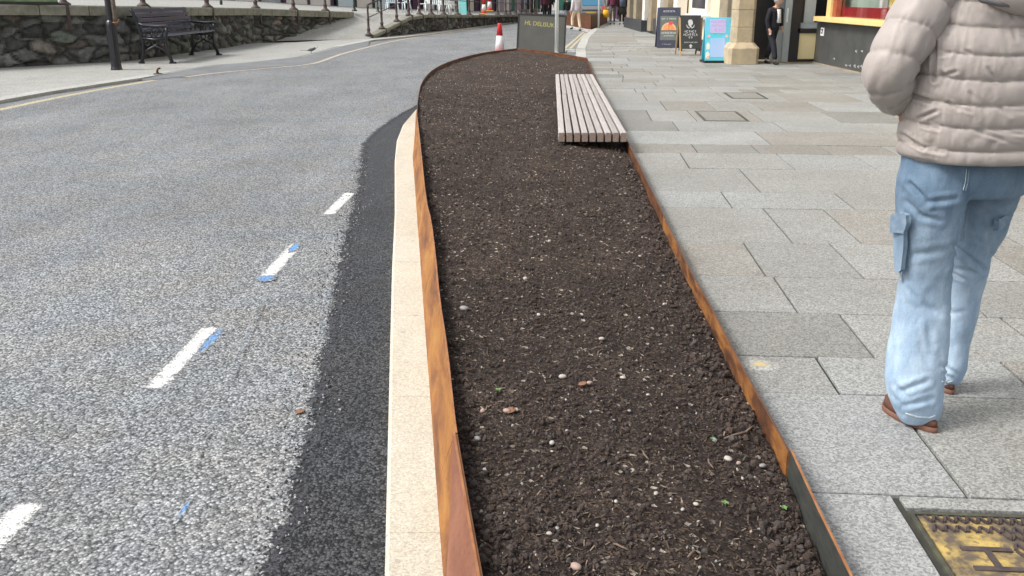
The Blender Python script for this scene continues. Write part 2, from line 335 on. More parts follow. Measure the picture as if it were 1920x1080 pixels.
def denim_mat():
    m, nt, bs, L = nodes('washed blue denim'); co = coords(nt)
    z = nt.nodes.new('ShaderNodeSeparateXYZ'); L(co, z.inputs[0])
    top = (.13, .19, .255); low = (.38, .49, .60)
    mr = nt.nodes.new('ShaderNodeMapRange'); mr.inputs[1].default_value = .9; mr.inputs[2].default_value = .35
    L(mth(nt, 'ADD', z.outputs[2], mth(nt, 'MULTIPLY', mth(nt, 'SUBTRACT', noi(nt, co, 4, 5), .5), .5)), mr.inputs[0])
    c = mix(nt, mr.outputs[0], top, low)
    c = mix(nt, 1.0, c, ramp(nt, noi(nt, coords(nt, (1, 1, .35)), 16, 7, .7), [(.3, (.72, .78, .85)), (.7, (1.25, 1.2, 1.15))]), 'MULTIPLY')
    v = noi(nt, coords(nt, (900, 900, 160)), 1, 2); c = mix(nt, .35, c, ramp(nt, v, [(.3, (.55, .6, .7)), (.7, (1.5, 1.45, 1.4))]), 'MULTIPLY')
    L(c, bs.inputs['Base Color']); bs.inputs['Roughness'].default_value = .9; bs.inputs['Specular IOR Level'].default_value = .2
    b1 = bump(nt, bs, noi(nt, coords(nt, (1, 1, .6)), 24, 5, .6), .5, .01); bump(nt, bs, v, .3, .001, b1); return m
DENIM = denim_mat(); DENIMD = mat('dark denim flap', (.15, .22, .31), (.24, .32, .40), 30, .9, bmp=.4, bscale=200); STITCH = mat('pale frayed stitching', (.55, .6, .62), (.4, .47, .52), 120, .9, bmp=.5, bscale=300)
def puffer():
    m, nt, bs, L = nodes('beige padded nylon'); co = coords(nt)
    L(ramp(nt, noi(nt, co, 3, 4), [(.3, (.33, .29, .265)), (.7, (.40, .352, .322))]), bs.inputs['Base Color'])
    bs.inputs['Roughness'].default_value = .5; bs.inputs['Specular IOR Level'].default_value = .35; bs.inputs['Sheen Weight'].default_value = .15
    b1 = bump(nt, bs, noi(nt, coords(nt, (1, 1, .8)), 11, 4, .55, .8), .3, .015)
    bump(nt, bs, noi(nt, coords(nt, (2.2, 2.2, 1)), 12, 3, .5, .3), .12, .008, b1); return m
PUFF = puffer(); HOODG = mat('grey hood lining', (.16, .15, .15), (.1, .1, .1), 9, .8, bmp=.3)

# ------------------------------------------------------------------ light
SUN_EL, SUN_AZ = math.radians(48), math.radians(-160)    # soft sun high, from behind-left of the camera
w = bpy.data.worlds.new('World'); S.world = w; w.use_nodes = True; nt = w.node_tree
sky = nt.nodes.new('ShaderNodeTexSky'); sky.sky_type = 'NISHITA'; sky.sun_disc = False; sky.sun_elevation = SUN_EL; sky.sun_rotation = math.radians(255); sky.dust_density = 4; sky.air_density = 1.2
hs = nt.nodes.new('ShaderNodeHueSaturation'); hs.inputs['Saturation'].default_value = .28
nt.links.new(sky.outputs[0], hs.inputs['Color']); nt.links.new(hs.outputs[0], nt.nodes['Background'].inputs[0]); nt.nodes['Background'].inputs[1].default_value = .12
sd = bpy.data.lights.new('sun', 'SUN'); sun = bpy.data.objects.new('sun', sd); COL.objects.link(sun)
sd.energy = 1.3; sd.angle = math.radians(16); sd.color = (1, .985, .96)
d = Vector((math.cos(SUN_EL) * math.sin(math.radians(255)), math.cos(SUN_EL) * math.cos(math.radians(255)), math.sin(SUN_EL)))
sun.rotation_euler = d.to_track_quat('Z', 'Y').to_euler(); sun.location = d * 30
S.view_settings.view_transform = 'Standard'; S.view_settings.look = 'None'; S.view_settings.exposure = .88; S.view_settings.gamma = 1
S.render.engine = 'CYCLES'; S.cycles.use_denoising = True; S.cycles.denoiser = 'OPENIMAGEDENOISE'; S.cycles.denoising_input_passes = 'RGB_ALBEDO_NORMAL'; S.cycles.denoising_prefilter = 'ACCURATE'; S.cycles.max_bounces = 6; S.cycles.sample_clamp_indirect = 3
# ------------------------------------------------------------------ lines surveyed on the ground
def lerp_path(pts, n=12):
    out = []
    for a, b in zip(pts, pts[1:]):
        for i in range(n): out.append(Vector(a).lerp(Vector(b), i / n))
    out.append(Vector(pts[-1])); return out
def xat(path, Y):                        # x and z of a path that runs in +Y
    if Y <= path[0].y: a, b = path[0], path[1]
    elif Y >= path[-1].y: a, b = path[-2], path[-1]
    else:
        for a, b in zip(path, path[1:]):
            if a.y <= Y <= b.y: break
    k = (Y - a.y) / ((b.y - a.y) or 1e-6); kz = min(1, max(0, k))
    return a.x + (b.x - a.x) * k, a.z + (b.z - a.z) * kz
def smooth(path, it=2):
    for _ in range(it):
        q = [path[0]]
        for a, b in zip(path, path[1:]): q += [a.lerp(b, .25), a.lerp(b, .75)]
        path = q + [path[-1]]
    return path
def back(path, d=1.6):                   # continue a path under and behind the camera
    a, b = path[0], path[1]; k = (a - b).normalized(); return [a + k * d] + path
LT = [(900, 1080), (877, 950), (853, 812), (848, 770), (836, 650), (822, 560), (815, 480), (807, 412), (798, 380), (790, 300), (785, 250), (781, 215), (783, 182), (790, 152), (812, 128), (852, 111), (905, 98), (970, 90.5)]
LTOP = back([P(u, v, .28 - .08 * min(1, max(0, (300 - v) / 200))) for u, v in LT])
RT = [(1590, 1080), (1530, 955), (1480, 845), (1420, 735), (1360, 625), (1305, 525), (1245, 405), (1178, 268), (1146, 203), (1111, 136), (1101, 109), (1040, 98), (970, 90.5)]
RTOP = back([P(u, v, .19) for u, v in RT])
LB = [(825, 1080), (812, 880), (800, 700), (790, 560), (783, 450), (776, 345), (772, 295), (777, 250), (780, 207)]
LBASE = back([P(u, v, PAVE) for u, v in LB])
KL = [(721, 1080), (730, 700), (735, 500), (740, 400), (740, 300), (744, 262), (756, 232), (779, 205)]
KLEFT = back([P(u, v, PAVE) for u, v in KL])
EY = LTOP[-1].y

# ------------------------------------------------------------------ road
mb = MB(); mb.add([(-400, -60, 0), (400, -60, 0), (400, 900, 0), (-400, 900, 0)], [(0, 1, 2, 3)])
struct(mb.build('road', ROAD))
# fresh tarmac beside the kerb, ragged edge
FL = back([P(u, v, .004) for u, v in [(497, 1080), (520, 1000), (545, 900), (580, 770), (598, 690), (612, 600), (630, 520), (648, 430), (668, 360), (676, 290), (680, 268), (700, 247), (735, 222), (781, 196)]])
dense = []
for a, b in zip(FL, FL[1:]):
    n = max(2, int((b - a).length / .03))
    for i in range(n):
        p = a.lerp(b, i / n); dense.append(p + Vector((noise.noise(p * 5) * .03 + noise.noise(p * 17) * .02, 0, 0)))
mb = MB(); vs = []
for p in dense: vs += [(p.x + .058, p.y, .0012), (xat(KLEFT, p.y)[0] + .05, p.y, .0012)]
mb.add(vs, [(2 * i, 2 * i + 1, 2 * i + 3, 2 * i + 2) for i in range(len(dense) - 1)]); struct(mb.build('tarmac_patch', FRESH))
def sheet(name, rows_, m, z):
    """strip mesh: rows of (point, weight); the weight says how much new surface is left"""
    me = bpy.data.meshes.new(name); k = len(rows_[0]); vs = [(p.x, p.y, (z if w_ > .05 else min(z, .0004) if z < .05 else z - .006)) for r in rows_ for p, w_ in r]; fs = []
    for i in range(len(rows_) - 1):
        for j in range(k - 1):
            f = [i * k + j, i * k + j + 1, (i + 1) * k + j + 1, (i + 1) * k + j]; a, b, c = (Vector(vs[q]) for q in f[:3])
            fs.append(f if (b - a).cross(c - b).z > 0 else f[::-1])
    me.from_pydata(vs, [], fs); me.materials.append(m); at = me.color_attributes.new('tint', 'FLOAT_COLOR', 'POINT'); ws = [w_ for r in rows_ for p, w_ in r]; at.data.foreach_set('color', [q for w_ in ws for q in (w_, w_, w_, 1)]); me.update()
    o = bpy.data.objects.new(name, me); COL.objects.link(o); return struct(o)
FW = lambda p: .085
sheet('tarmac_edge_feather', [[(p + Vector((.06, 0, 0)), 1.25), (p, .5), (p - Vector((FW(p), 0, 0)), -.35)] for p in dense], FRESHE, .0022)
# stray chippings over the seam and on the carriageway
mb = MB()
CHIPD = mat('loose dark chippings', (.03, .032, .035), (.09, .09, .09), 200, .7); CHIPL = mat('loose pale chippings', (.4, .4, .4), (.25, .25, .26), 200, .7)
for k in range(1500):
    p = dense[int(R.random() ** 1.0 * (len(dense) - 1))]
    if p.y < 1.6 or p.y > 9: continue
    mb.mi = 0 if R.random() < .62 else 1
    q = p + Vector((R.gauss(-.02 if mb.mi == 0 else .03, .045), R.gauss(0, .03), .002)); mb.ico(q, R.uniform(.003, .0065), 1, (1, .8, .6), .3)
tag(mb.build('loose_chippings', [CHIPD, CHIPL]), 'loose dark and pale chippings along the ragged edge of the new tarmac', 'gravel', kind='stuff')
def ribbon(name, path, width, z, m, jag=.006, step=.03, cap=0):
    """painted line lying on the road, worn away towards its edges"""
    path = [Vector(p) for p in path]; pts = []
    for a, b in zip(path, path[1:]):
        n = max(1, int((b - a).length / step))
        for i in range(n): pts.append((a.lerp(b, i / n), (b - a).normalized()))
    pts.append((path[-1], (path[-1] - path[-2]).normalized())); rows_ = []
    for i, (p, d) in enumerate(pts):
        nrm = Vector((-d.y, d.x, 0)); e = min(i, len(pts) - 1 - i) * step; c = 1 if not cap else min(1, e / cap)
        q = 1 + .12 * noise.noise(p * 7); rows_.append([(p + nrm * s * width * .5 * q, (w_ * c if c > 0 else -.1) if w_ > 0 else w_) for s, w_ in ((-1.35, -.4), (-.8, .8), (0, 1), (.8, .8), (1.35, -.4))])
    return sheet(name, rows_, m, z)
dashes = [((72, 928), (-60, 1060), .115), ((400, 607), (281, 736), .095), ((560, 453), (495, 524), .10), ((658, 359), (613, 404), .105)]
for (a, b, w_) in dashes: ribbon('lane_dash', [P(*a, .0045), P(*b, .0045)], w_, .0033, WPAINT, .011, .03, .06)
def blot(name, u, v, ru, rv, m, z=.0052, hard=False):
    c = P(u, v, z); r1 = (P(u + ru, v, z) - c).length; r2 = (P(u, v - rv, z) - c).length; n = 30; rows_ = []
    for k in range(n + 1):
        a = 2 * PI * k / n; q = 1 + .25 * noise.noise((math.cos(a) * 2, math.sin(a) * 2, u)); d = Vector((math.cos(a) * r1, math.sin(a) * r2, 0)) * q
        rows_.append([(c + d * .02, 1.05), (c + d * .7, .95 if hard else .9), (c + d * (1.0 if hard else 1.25), .6 if hard else -.3)])
    return sheet(name, rows_, m, z)
blot('blue_paint_mark', 499, 522, 20, 6, BPAINT, .0052, True); blot('blue_paint_mark', 396, 637, 12, 28, BPAINT); blot('blue_paint_mark', 552, 464, 9, 9, BPAINT, .0058, True)
blot('blue_paint_mark', 618, 268, 15, 4, BFAINT); blot('blue_paint_mark', 345, 955, 7, 20, BPAINT)
for q in ([(620, 520), (601, 640)], [(490, 570), (465, 630), (440, 690), (425, 730)], [(385, 810), (360, 880)]):
    struct(ribbon('blue_paint_mark', [P(a, b, .006) for a, b in q], (.035), .0046, BFAINT, .004, .03, .15))

# ------------------------------------------------------------------ near kerb with the steel edging standing on it
mb = MB()
cuts = []; y = 0.4
while y < KLEFT[-1].y - .05: cuts.append(y); y += .915
cuts.append(KLEFT[-1].y - .03)
mb.smooth = False
for a, b in zip(cuts, cuts[1:]):
    n = 6; L, Rr = [], []
    for i in range(n + 1):
        y = a + .002 + (b - a - .004) * i / n; L.append(xat(KLEFT, y)[0]); Rr.append(xat(LBASE, y)[0] + .03)
    for i in range(n):
        y0 = a + .001 + (b - a - .002) * i / n; y1 = a + .001 + (b - a - .002) * (i + 1) / n
        rings = [[(L[j], yy, -.05), (L[j], yy, .088), (L[j] + .012, yy, PAVE), (Rr[j], yy, PAVE), (Rr[j], yy, -.05)] for j, yy in ((i, y0), (i + 1, y1))]
        mb.loft(rings, caps=False, closed=False)
        if i in (0, n - 1):
            r = rings[0] if i == 0 else rings[1]; mb.add(r, [(0, 1, 2, 3, 4) if i else (4, 3, 2, 1, 0)])
struct(mb.build('kerb', KERB))
mb = MB(); vs = []
for i in range(60):
    y = .4 + (KLEFT[-1].y - .45) * i / 59; vs += [(xat(KLEFT, y)[0] + .01, y, .094), (xat(LBASE, y)[0] + .03, y, .094)]
mb.add(vs, [(2 * i, 2 * i + 1, 2 * i + 3, 2 * i + 2) for i in range(59)]); struct(mb.build('kerb_mortar', mat('kerb joint mortar', (.56, .5, .4), (.46, .41, .33), 30, .9)))

edging = thing('steel_planter_edging', 'long rusty steel edging of the soil bed between road and paving', 'planter edging', (0, 0, 0))
def wall_strip(name, top, base, m, off=0.0, th=.007, side=1):
    n = len(top); rings = []
    for i in range(n):
        d = (top[min(i + 1, n - 1)] - top[max(i - 1, 0)]); d.z = 0; d.normalize(); nr = Vector((d.y, -d.x, 0)) * side
        t, b = top[i] + nr * off, base[i] + nr * off
        rings.append([b, b + nr * th, t + nr * th, t])
    mb = MB(); mb.mi = 0
    for i in range(n - 1):
        a, b = rings[i], rings[i + 1]
        mb.mi = 0; mb.add(a + b, [(0, 4, 7, 3), (1, 2, 6, 5)])
        mb.mi = 1; mb.add([a[2], a[3], b[3], b[2]], [(0, 1, 2, 3)])
    mb.mi = 0
    for r in (rings[0], rings[-1]): mb.add(r, [(0, 1, 2, 3)])
    return mb.build(name, m, edging, smooth=False)
def seg(path, y0, y1, step=.06):
    n = max(2, int((y1 - y0) / step)); out = []
    for i in range(n + 1):
        y = y0 + (y1 - y0) * i / n; x, z = xat(path, y); out.append(Vector((x, y, z)))
    return out
def gy(u, v, z): return P(u, v, z).y
SL = smooth(LTOP[:13], 1); kink = gy(853, 812, .28); yb = gy(800, 390, .28); yc = LBASE[-1].y
def left_panel(y0, y1, m, off, dz=0):
    top = seg(SL, y0, y1); base = []
    for t in top:
        bx, _ = xat(LBASE, t.y); base.append(Vector((bx if t.y < yc else t.x - .0, t.y, PAVE - .02)))
    for i, t in enumerate(top): t.z += dz + .004 * noise.noise((t.y * 1.3, off * 50, 0))
    return wall_strip('steel_panel', top, base, m, off)
RUSTN = rust_mat('reddish weathering steel', [(.16, .055, .03), (.21, .08, .045), (.26, .105, .058), (.29, .13, .065)], .6, (2, 1.2, 3))
topn = seg(SL, .3, kink); basen = []
for t in topn:
    bx, _ = xat(LBASE, t.y); f = min(.95, max(.02, (kink - t.y) / (kink - 2.03) * .66)); fb = Vector((bx, t.y, PAVE - .02)); t.z += .004; basen.append(t.lerp(fb, f))
p1 = wall_strip('steel_panel', topn, basen, [RUSTN, RUSTE], -.007); p1['label'] = 'reddish brown folded steel lip, nearest'
left_panel(.3, kink, [RUST, RUSTE], 0, -.004); left_panel(kink, yb, [RUST, RUSTE], 0); left_panel(yb, gy(781, 215, .2), [RUST, RUSTE], .0)
capL = smooth([LTOP[12]] + LTOP[13:], 2); wall_strip('steel_panel', capL, [Vector((p.x, p.y, 0)) for p in capL], [RUSTD, RUSTC])
SR = RTOP
def right_panel(y0, y1, m, off, dz=0, label=None):
    top = seg(SR, y0, y1)
    for i, t in enumerate(top): t.z += dz + .003 * noise.noise((t.y * 2.1, 7, 0)); t.x += .006 * noise.noise((t.y * 1.4, 3, 1))
    o = wall_strip('steel_panel', top, [Vector((p.x, p.y, .0)) for p in top], m, off, .008)
    if label: o['label'] = label
ra, rb, rc = gy(1480, 845, .19), gy(1245, 405, .19), gy(1178, 268, .19)
right_panel(.35, ra, [STEELG, RUSTE], 0, .006, 'unrusted dark grey steel panel with a rusty top edge'); RUSTR = rust_mat('brown and orange weathering steel', [(.05, .022, .012), (.13, .05, .02), (.30, .12, .03), (.38, .18, .05)], .65, (2.2, 1.6, 5)); right_panel(ra, rb, [RUSTR, RUSTC], -.006, 0)
right_panel(rb, rc, [RUSTD, RUSTC], .002, -.006); right_panel(rc, RTOP[-4].y, [RUSTD, RUSTC], 0)
capR = [RTOP[-4], RTOP[-3], RTOP[-2], RTOP[-1]]; capR = lerp_path(capR, 4); wall_strip('steel_panel', capR, [Vector((p.x, p.y, 0)) for p in capR], [RUSTD, RUSTC])

# ------------------------------------------------------------------ soil
def lx(Y):
    if Y <= LTOP[-1].y: return xat(LTOP, Y)[0]
    return LTOP[-1].x
def rx_(Y):
    if Y <= RTOP[-4].y: return xat(RTOP, Y)[0]
    pts = sorted([RTOP[-4], RTOP[-3], RTOP[-2], RTOP[-1]], key=lambda p: p.y)
    return xat(pts, Y)[0]
def soil_z(x, Y, fine=True):
    a, b = lx(Y), rx_(Y); k = min(1, max(0, (x - a) / max(.01, b - a)))
    far = min(1, max(0, (Y - 12) / 8))
    zl = .225 * (1 - far) + .15 * far; z = zl + (.115 - zl) * (k ** .9) + .02 * math.sin(PI * k)
    z -= .02 * math.exp(-k * 18) + .012 * math.exp(-(1 - k) * 15)
    p = Vector((x, Y, 0)); z += .026 * noise.noise(p * 1.9) + .013 * noise.noise(p * 6) 
    if fine: z += .009 * noise.noise(p * 21) + .006 * noise.noise(p * 55)
    return z
rows = []; y = .5
while y < EY - .01: rows.append(y); y += .011 + .0032 * max(0, y - 1.5)
rows.append(EY - .01); NX = 130; vs = []
for y in rows:
    a, b = lx(y) + .004, rx_(y) - .004
    for i in range(NX + 1):
        x = a + (b - a) * i / NX; vs.append((x, y, soil_z(x, y)))
mb = MB(); mb.add(vs, [(j * (NX + 1) + i, j * (NX + 1) + i + 1, (j + 1) * (NX + 1) + i + 1, (j + 1) * (NX + 1) + i) for j in range(len(rows) - 1) for i in range(NX)])
struct(mb.build('soil', SOIL, smooth=True))
def soil_spot(ymin=1.5, ymax=12, pw=1.7):
    y = ymin + (ymax - ymin) * R.random() ** pw; a, b = lx(y), rx_(y); x = R.uniform(a + .02, b - .02); return Vector((x, y, soil_z(x, y)))
mb = MB()
for k in range(19000):
    p = soil_spot(1.6, 14, 1.9); s = R.choice((.0025, .003, .0035, .004, .005, .007, .0095)) * (1 + p.y * .04)
    if p.x > rx_(p.y) - .15 or p.x < lx(p.y) + .1: s *= 1.5
    if noise.noise(p * 1.6) + .6 * noise.noise(p * 5) > R.uniform(-.1, .75) and rx_(p.y) - p.x > .15: continue
    mb.mi = R.choice((0, 0, 0, 1, 1, 2)); mb.ico(p + Vector((0, 0, s * .3)), s, 1, (1, R.uniform(.6, 1), R.uniform(.45, .9)), .28)
mb.mi = 3
for k in range(7500):                    # bark shreds and fibres
    p = soil_spot(1.6, 9, 1.7) + Vector((0, 0, .004)); a = R.uniform(0, PI); l = R.uniform(.005, .022); d = Vector((math.cos(a), math.sin(a), R.uniform(-.3, .5))) * l
    mb.mi = R.choice((3, 3, 3, 3, 3, 4, 4, 4, 4, 4, 5)); q_ = 1 + p.y * .08; mb.bar(p - d / 2, p + d / 2, q_ * R.uniform(.0014, .0035), R.uniform(.001, .002))
SM1 = mat('soil clod dark', (.034, .024, .02), (.065, .047, .039), 90, .95, bmp=.6, bscale=200); SM2 = mat('soil clod brown', (.075, .05, .038), (.045, .032, .026), 90, .95); SM3 = mat('soil clod grey', (.085, .07, .06), (.055, .045, .04), 90, .95)
FB1 = mat('brown bark shred', (.12, .08, .05), (.07, .045, .03), 90, .9); FB2 = mat('black bark shred', (.02, .015, .012), (.04, .03, .025), 90, .9); FB3 = mat('straw fibre', (.26, .2, .14), (.18, .14, .1), 90, .8)
tag(mb.build('compost_crumbs', [SM1, SM2, SM3, FB1, FB2, FB3]), 'crumbs, bark shreds and fibres covering the dark planting soil', 'soil crumbs', kind='stuff')
mb = MB()
PB1 = mat('pale pebble', (.48, .44, .39), (.34, .31, .27), 60, .6); PB2 = mat('pink pebble', (.42, .3, .25), (.34, .24, .2), 60, .6); PB3 = mat('grey pebble', (.22, .22, .22), (.3, .29, .28), 60, .55)
for k in range(1800):
    p = soil_spot(1.6, 20, 1.8); s = (.0012 + .0045 * R.random() ** 2.2) * (1 + p.y * .07); mb.mi = R.choice((0, 0, 1, 2)); mb.ico(p + Vector((0, 0, s * .5)), s, 1, (1, R.uniform(.6, 1), R.uniform(.4, .8)), .2)
tag(mb.build('grit', [PB1, PB2, PB3]), 'fine pale grit scattered through the dark soil', 'grit', kind='stuff')
# larger pebbles, each of its own
pebs = [(1365, 860, 9, 0), (1385, 868, 6, 2), (1430, 873, 7, 0), (1080, 1062, 12, 1), (1055, 706, 8, 0), (985, 522, 6, 0), (870, 578, 9, 2), (1030, 452, 5, 0), (1105, 718, 7, 1), (1320, 670, 6, 1), (1168, 708, 6, 0), (950, 770, 8, 1), (968, 768, 6, 0), (905, 770, 7, 1),
        (895, 822, 8, 2), (1035, 830, 7, 0), (1128, 635, 6, 0), (1010, 590, 5, 0), (1340, 825, 6, 2), (1305, 945, 6, 0), (1280, 955, 5, 0), (1230, 925, 6, 0), (1030, 1000, 6, 0), (1045, 990, 5, 2), (910, 880, 6, 0), (1245, 570, 4, 0), (1200, 480, 4, 1), (1090, 590, 5, 0), (1180, 770, 4, 2), (1215, 740, 4, 0), (1155, 940, 5, 0), (1120, 985, 5, 0)]
base = []
for (u, v, r, mi) in pebs:
    p = P(u, v, .16); 
    for _ in range(4): p = P(u, v, soil_z(p.x, p.y, False) + .008)
    if len(base) < 3:
        mb = MB(); mb.ico((0, 0, 0), 1, 2, (1, .75, .55), .07, Euler((0, 0, .4)).to_matrix()); o = mb.build('pebble', (PB1, PB2, PB3)[len(base)], smooth=True); base.append(o); o['mi'] = 0
        first = True
    else: o = base[mi].copy(); COL.objects.link(o); first = False
    s = (P(u + r, v, p.z) - P(u, v, p.z)).length; o.location = p; o.scale = (s, s, s); o.rotation_euler = (0, 0, R.random() * 6)
    if 'mi' in o: del o['mi']
    kind = o.data.materials[0].name
    tag(o, {'pale pebble': 'small pale rounded pebble lying on the dark soil', 'pink pebble': 'small pinkish rounded pebble lying on the dark soil', 'grey pebble': 'small grey rounded pebble lying on the dark soil'}[kind], 'pebble', 'pebbles on the soil bed')
    o['group'] = kind.split()[0] + ' pebbles on the soil bed'
def on_soil(u, v, dz=.006):
    p = P(u, v, .16)
    for _ in range(4): p = P(u, v, soil_z(p.x, p.y, False) + dz)
    return p
TW = mat('dry twig bark', (.2, .14, .1), (.12, .085, .06), 60, .85)
for (a, b, r, lab) in [((1358, 822), (1410, 800), .0045, 'longest bent brown twig near the right steel edge'), ((1205, 845), (1217, 862), .003, 'short pale upright twig in the middle of the soil'), ((1328, 860), (1338, 878), .003, 'small forked twig beside the beige pebble'),
                       ((1135, 655), (1120, 668), .0025, 'thin pale straw near the centre of the soil'), ((870, 448), (890, 441), .003, 'thin twig near the left steel edge'), ((1290, 1045), (1300, 1030), .004, 'short twig close to the bottom of the picture'), ((1150, 1020), (1180, 1032), .003, 'thin flat twig at the near end of the soil')]:
    A, B = on_soil(*a), on_soil(*b); mid = A.lerp(B, .55) + Vector((0, 0, .006)) + (B - A).cross(Vector((0, 0, 1))) * .12
    mb = MB(); mb.tube([A, A.lerp(mid, .5) + Vector((0, 0, .002)), mid, mid.lerp(B, .6), B], [r * .7, r, r, r * .9, r * .5], 7)
    if 'longest' in lab: mb.tube([mid, mid + (B - A) * .25 + Vector((.01, .015, .01))], [r * .7, r * .3], 6)
    tag(mb.build('twig', TW, smooth=True), lab, 'twig')
for (u, v, lab) in [(1469, 957, 'bright green seedling beside the grey steel panel'), (1360, 948, 'dull green seedling left of the brightest seedling'), (935, 735, 'pale green sprig near the left steel edge'), (1337, 828, 'small green speck of a seedling below the bent twig')]:
    p = on_soil(u, v, .0); mb = MB()
    for k in range(5):
        a = k * 1.3 + u; d = Vector((math.cos(a), math.sin(a), 0)); s = R.uniform(.007, .011); n_ = Vector((-d.y, d.x, 0)) * s * .45; c = p + Vector((0, 0, .009))
        vs = [c, c + d * s * .6 + n_ + Vector((0, 0, .004)), c + d * s * 1.3 + Vector((0, 0, .002)), c + d * s * .6 - n_ + Vector((0, 0, .004))]
        mb.add(vs + [q - Vector((0, 0, .0012)) for q in vs], [(0, 1, 2, 3), (7, 6, 5, 4), (0, 4, 5, 1), (1, 5, 6, 2), (2, 6, 7, 3), (3, 7, 4, 0)])
    mb.tube([p - Vector((0, 0, .005)), p + Vector((0, 0, .009))], .0015, 5)
    tag(mb.build('seedling', mat('seedling green', (.10, .22, .05), (.14, .27, .08), 50, .5)), lab, 'seedling')
ORL = mat('orange dry leaf', (.26, .13, .075), (.2, .1, .055), 50, .7)
def leaf(p, s, rz, lab, m=ORL):
    mb = MB(); vs = []; n = 7
    for i in range(n):
        k = i / (n - 1); w_ = math.sin(PI * min(1, k * .95 + .03)) ** .8 * .42
        for j in (-1, 0, 1): vs.append((k * s - s / 2, j * w_ * s, .012 * s + (.16 * s if j else .02 * s) * (.6 + k)))
    fs = [(i * 3 + j, i * 3 + j + 1, (i + 1) * 3 + j + 1, (i + 1) * 3 + j) for i in range(n - 1) for j in range(2)]
    mb.add(vs, fs); o = mb.build('fallen_leaf', m, smooth=True); o.location = p; o.rotation_euler = (0, 0, rz)
    sm = o.modifiers.new('t', 'SOLIDIFY'); sm.thickness = .0012
    tag(o, lab, 'leaf')
leaf(P(563, 774, .004), .04, .3, 'small orange leaf lying on the grey road'); leaf(on_soil(1093, 272), .10, 1.9, 'orange brown leaf on the soil just before the slatted bench'); leaf(on_soil(1092, 722), .035, .4, 'curled pinkish leaf scrap in the middle of the soil'); leaf(on_soil(958, 772), .04, 1.1, 'tan leaf scrap close to the left steel edge')

# ------------------------------------------------------------------ slatted bench
A0, A1 = P(1046, 249, .30), P(1177, 249, .30); B0, B1 = P(1041, 139, .30), P(1112, 139, .30)
bench = thing('slatted_bench', 'long low backless bench of nine pale timber slats on the soil bed', 'bench', ((A0.x + A1.x) / 2, A0.y, .1))
o0 = bench.location; yj = gy(1079, 176, .30)
for k in range(9):
    ka = (k + .5) / 9; a = A0.lerp(A1, ka); b = B0.lerp(B1, ka); w_ = (A1.x - A0.x) / 9 * .76
    mb = MB(); mid = a.lerp(b, (yj - a.y) / (b.y - a.y)); gap = (b - a).normalized() * .012
    for (q0, q1, dx) in ((a, mid - gap, 0), (mid + gap, b, .006 * (k % 2))):
        q0 = q0 - o0 + Vector((dx, 0, 0)); q1 = q1 - o0 + Vector((dx, 0, 0)); n = 6
        rings = []
        for i in range(n + 1):
            c = q0.lerp(q1, i / n) + Vector((.004 * noise.noise((k, i * .9, q0.y)), 0, 0)); rings.append([c + Vector((x, 0, z)) for x, z in ((-w_ / 2, -.085), (w_ / 2, -.085), (w_ / 2, -.006), (w_ / 2 - .006, 0), (-w_ / 2 + .006, 0), (-w_ / 2, -.006))][::-1])
        b0 = len(mb.f); mb.loft(rings, True); mb.m[-2:] = [1, 1]
    mb.build('slat', [SLATW, ENDW], bench)
for k, f in enumerate((.03, .25, .47, .54, .76, .97)):
    mb = MB(); c0 = A0.lerp(B0, f) - o0; c1 = A1.lerp(B1, f) - o0; mb.bar(c0 + Vector((.02, 0, -.105)), c1 + Vector((-.02, 0, -.105)), .05, .034)
    for c in (c0 + Vector((.08, 0, 0)), c1 + Vector((-.1, 0, 0))): mb.bar(c + Vector((0, 0, -.12)), c + Vector((0, 0, -.25)), .04, .04)
    mb.build('bearer', IRON, bench)

# ------------------------------------------------------------------ paving, slab by slab
AX = Vector((math.sin(.0688), math.cos(.0688), 0)); BX = Vector((AX.y, -AX.x, 0))
def sb(p): return p.dot(AX), p.dot(BX)
kerb_far = [P(u, v, PAVE) for u, v in [(1098, 106), (1098, 90), (1105, 70), (1120, 56), (1140, 46), (1152, 36), (1160, 28), (1164, 22)]]
edge = [p + Vector((.003, 0, 0)) for p in RTOP[:10]] + kerb_far
edge = [edge[0]] + [q for p_, q in zip(edge, edge[1:]) if q.y > p_.y]
def left_b(s):
    lo, hi = None, None
    b = 0.0
    for _ in range(6):
        q = AX * s + BX * b; x = xat(edge, q.y)[0]; b += (x - q.x)
    return b
rowsdef = [  # (v at the row's near edge, joints as mid-row pixels)
    (925, 737, [(1760, 860), (2060, 830)]), (737, 668.5, [(1552, 702), (1905, 705)]), (668.5, 587, [(1607, 629), (1915, 625)]), (587, 520, [(1475, 555), (1800, 553)]), (520, 456, [(1417, 489), (1588, 489), (1880, 490)]), (456, 392, [(1459, 423), (1578, 423), (1850, 423)]),
    (392, 362, [(1364, 376), (1582, 376), (1790, 376)]), (362, 318, [(1408, 340), (1760, 340)]), (318, 289, [(1287, 305), (1473, 303), (1619, 302), (1800, 303)]), (289, 272.5, [(1305, 281), (1418, 281), (1546, 281), (1665, 281)]), (272.5, 248, [(1433, 261), (1700, 261)]),
    (248, 229.5, [(1269, 239), (1462, 238), (1611, 238), (1750, 238)]), (229.5, 209, [(1219, 220), (1300, 220), (1420, 220), (1560, 220), (1680, 220)]), (209, 191.5, [(1245, 200), (1332, 199), (1420, 200), (1530, 200), (1640, 200)]), (191.5, 175, [(1210, 183), (1355, 183), (1470, 183), (1600, 183)])]
mb = MB(); gapS = .004
COVER_S = (sb(P(1700, 1080, PAVE))[0], 0)
def tint():
    r = R.random(); k = R.uniform(.91, 1.06)
    if r < .16: return (k * .93, k * .89, k * .85)
    if r < .30: return (k * .84, k * .84, k * .82)
    if r < .5: return (k * 1.05, k * 1.07, k * 1.09)
    return (k, k, k * .99)
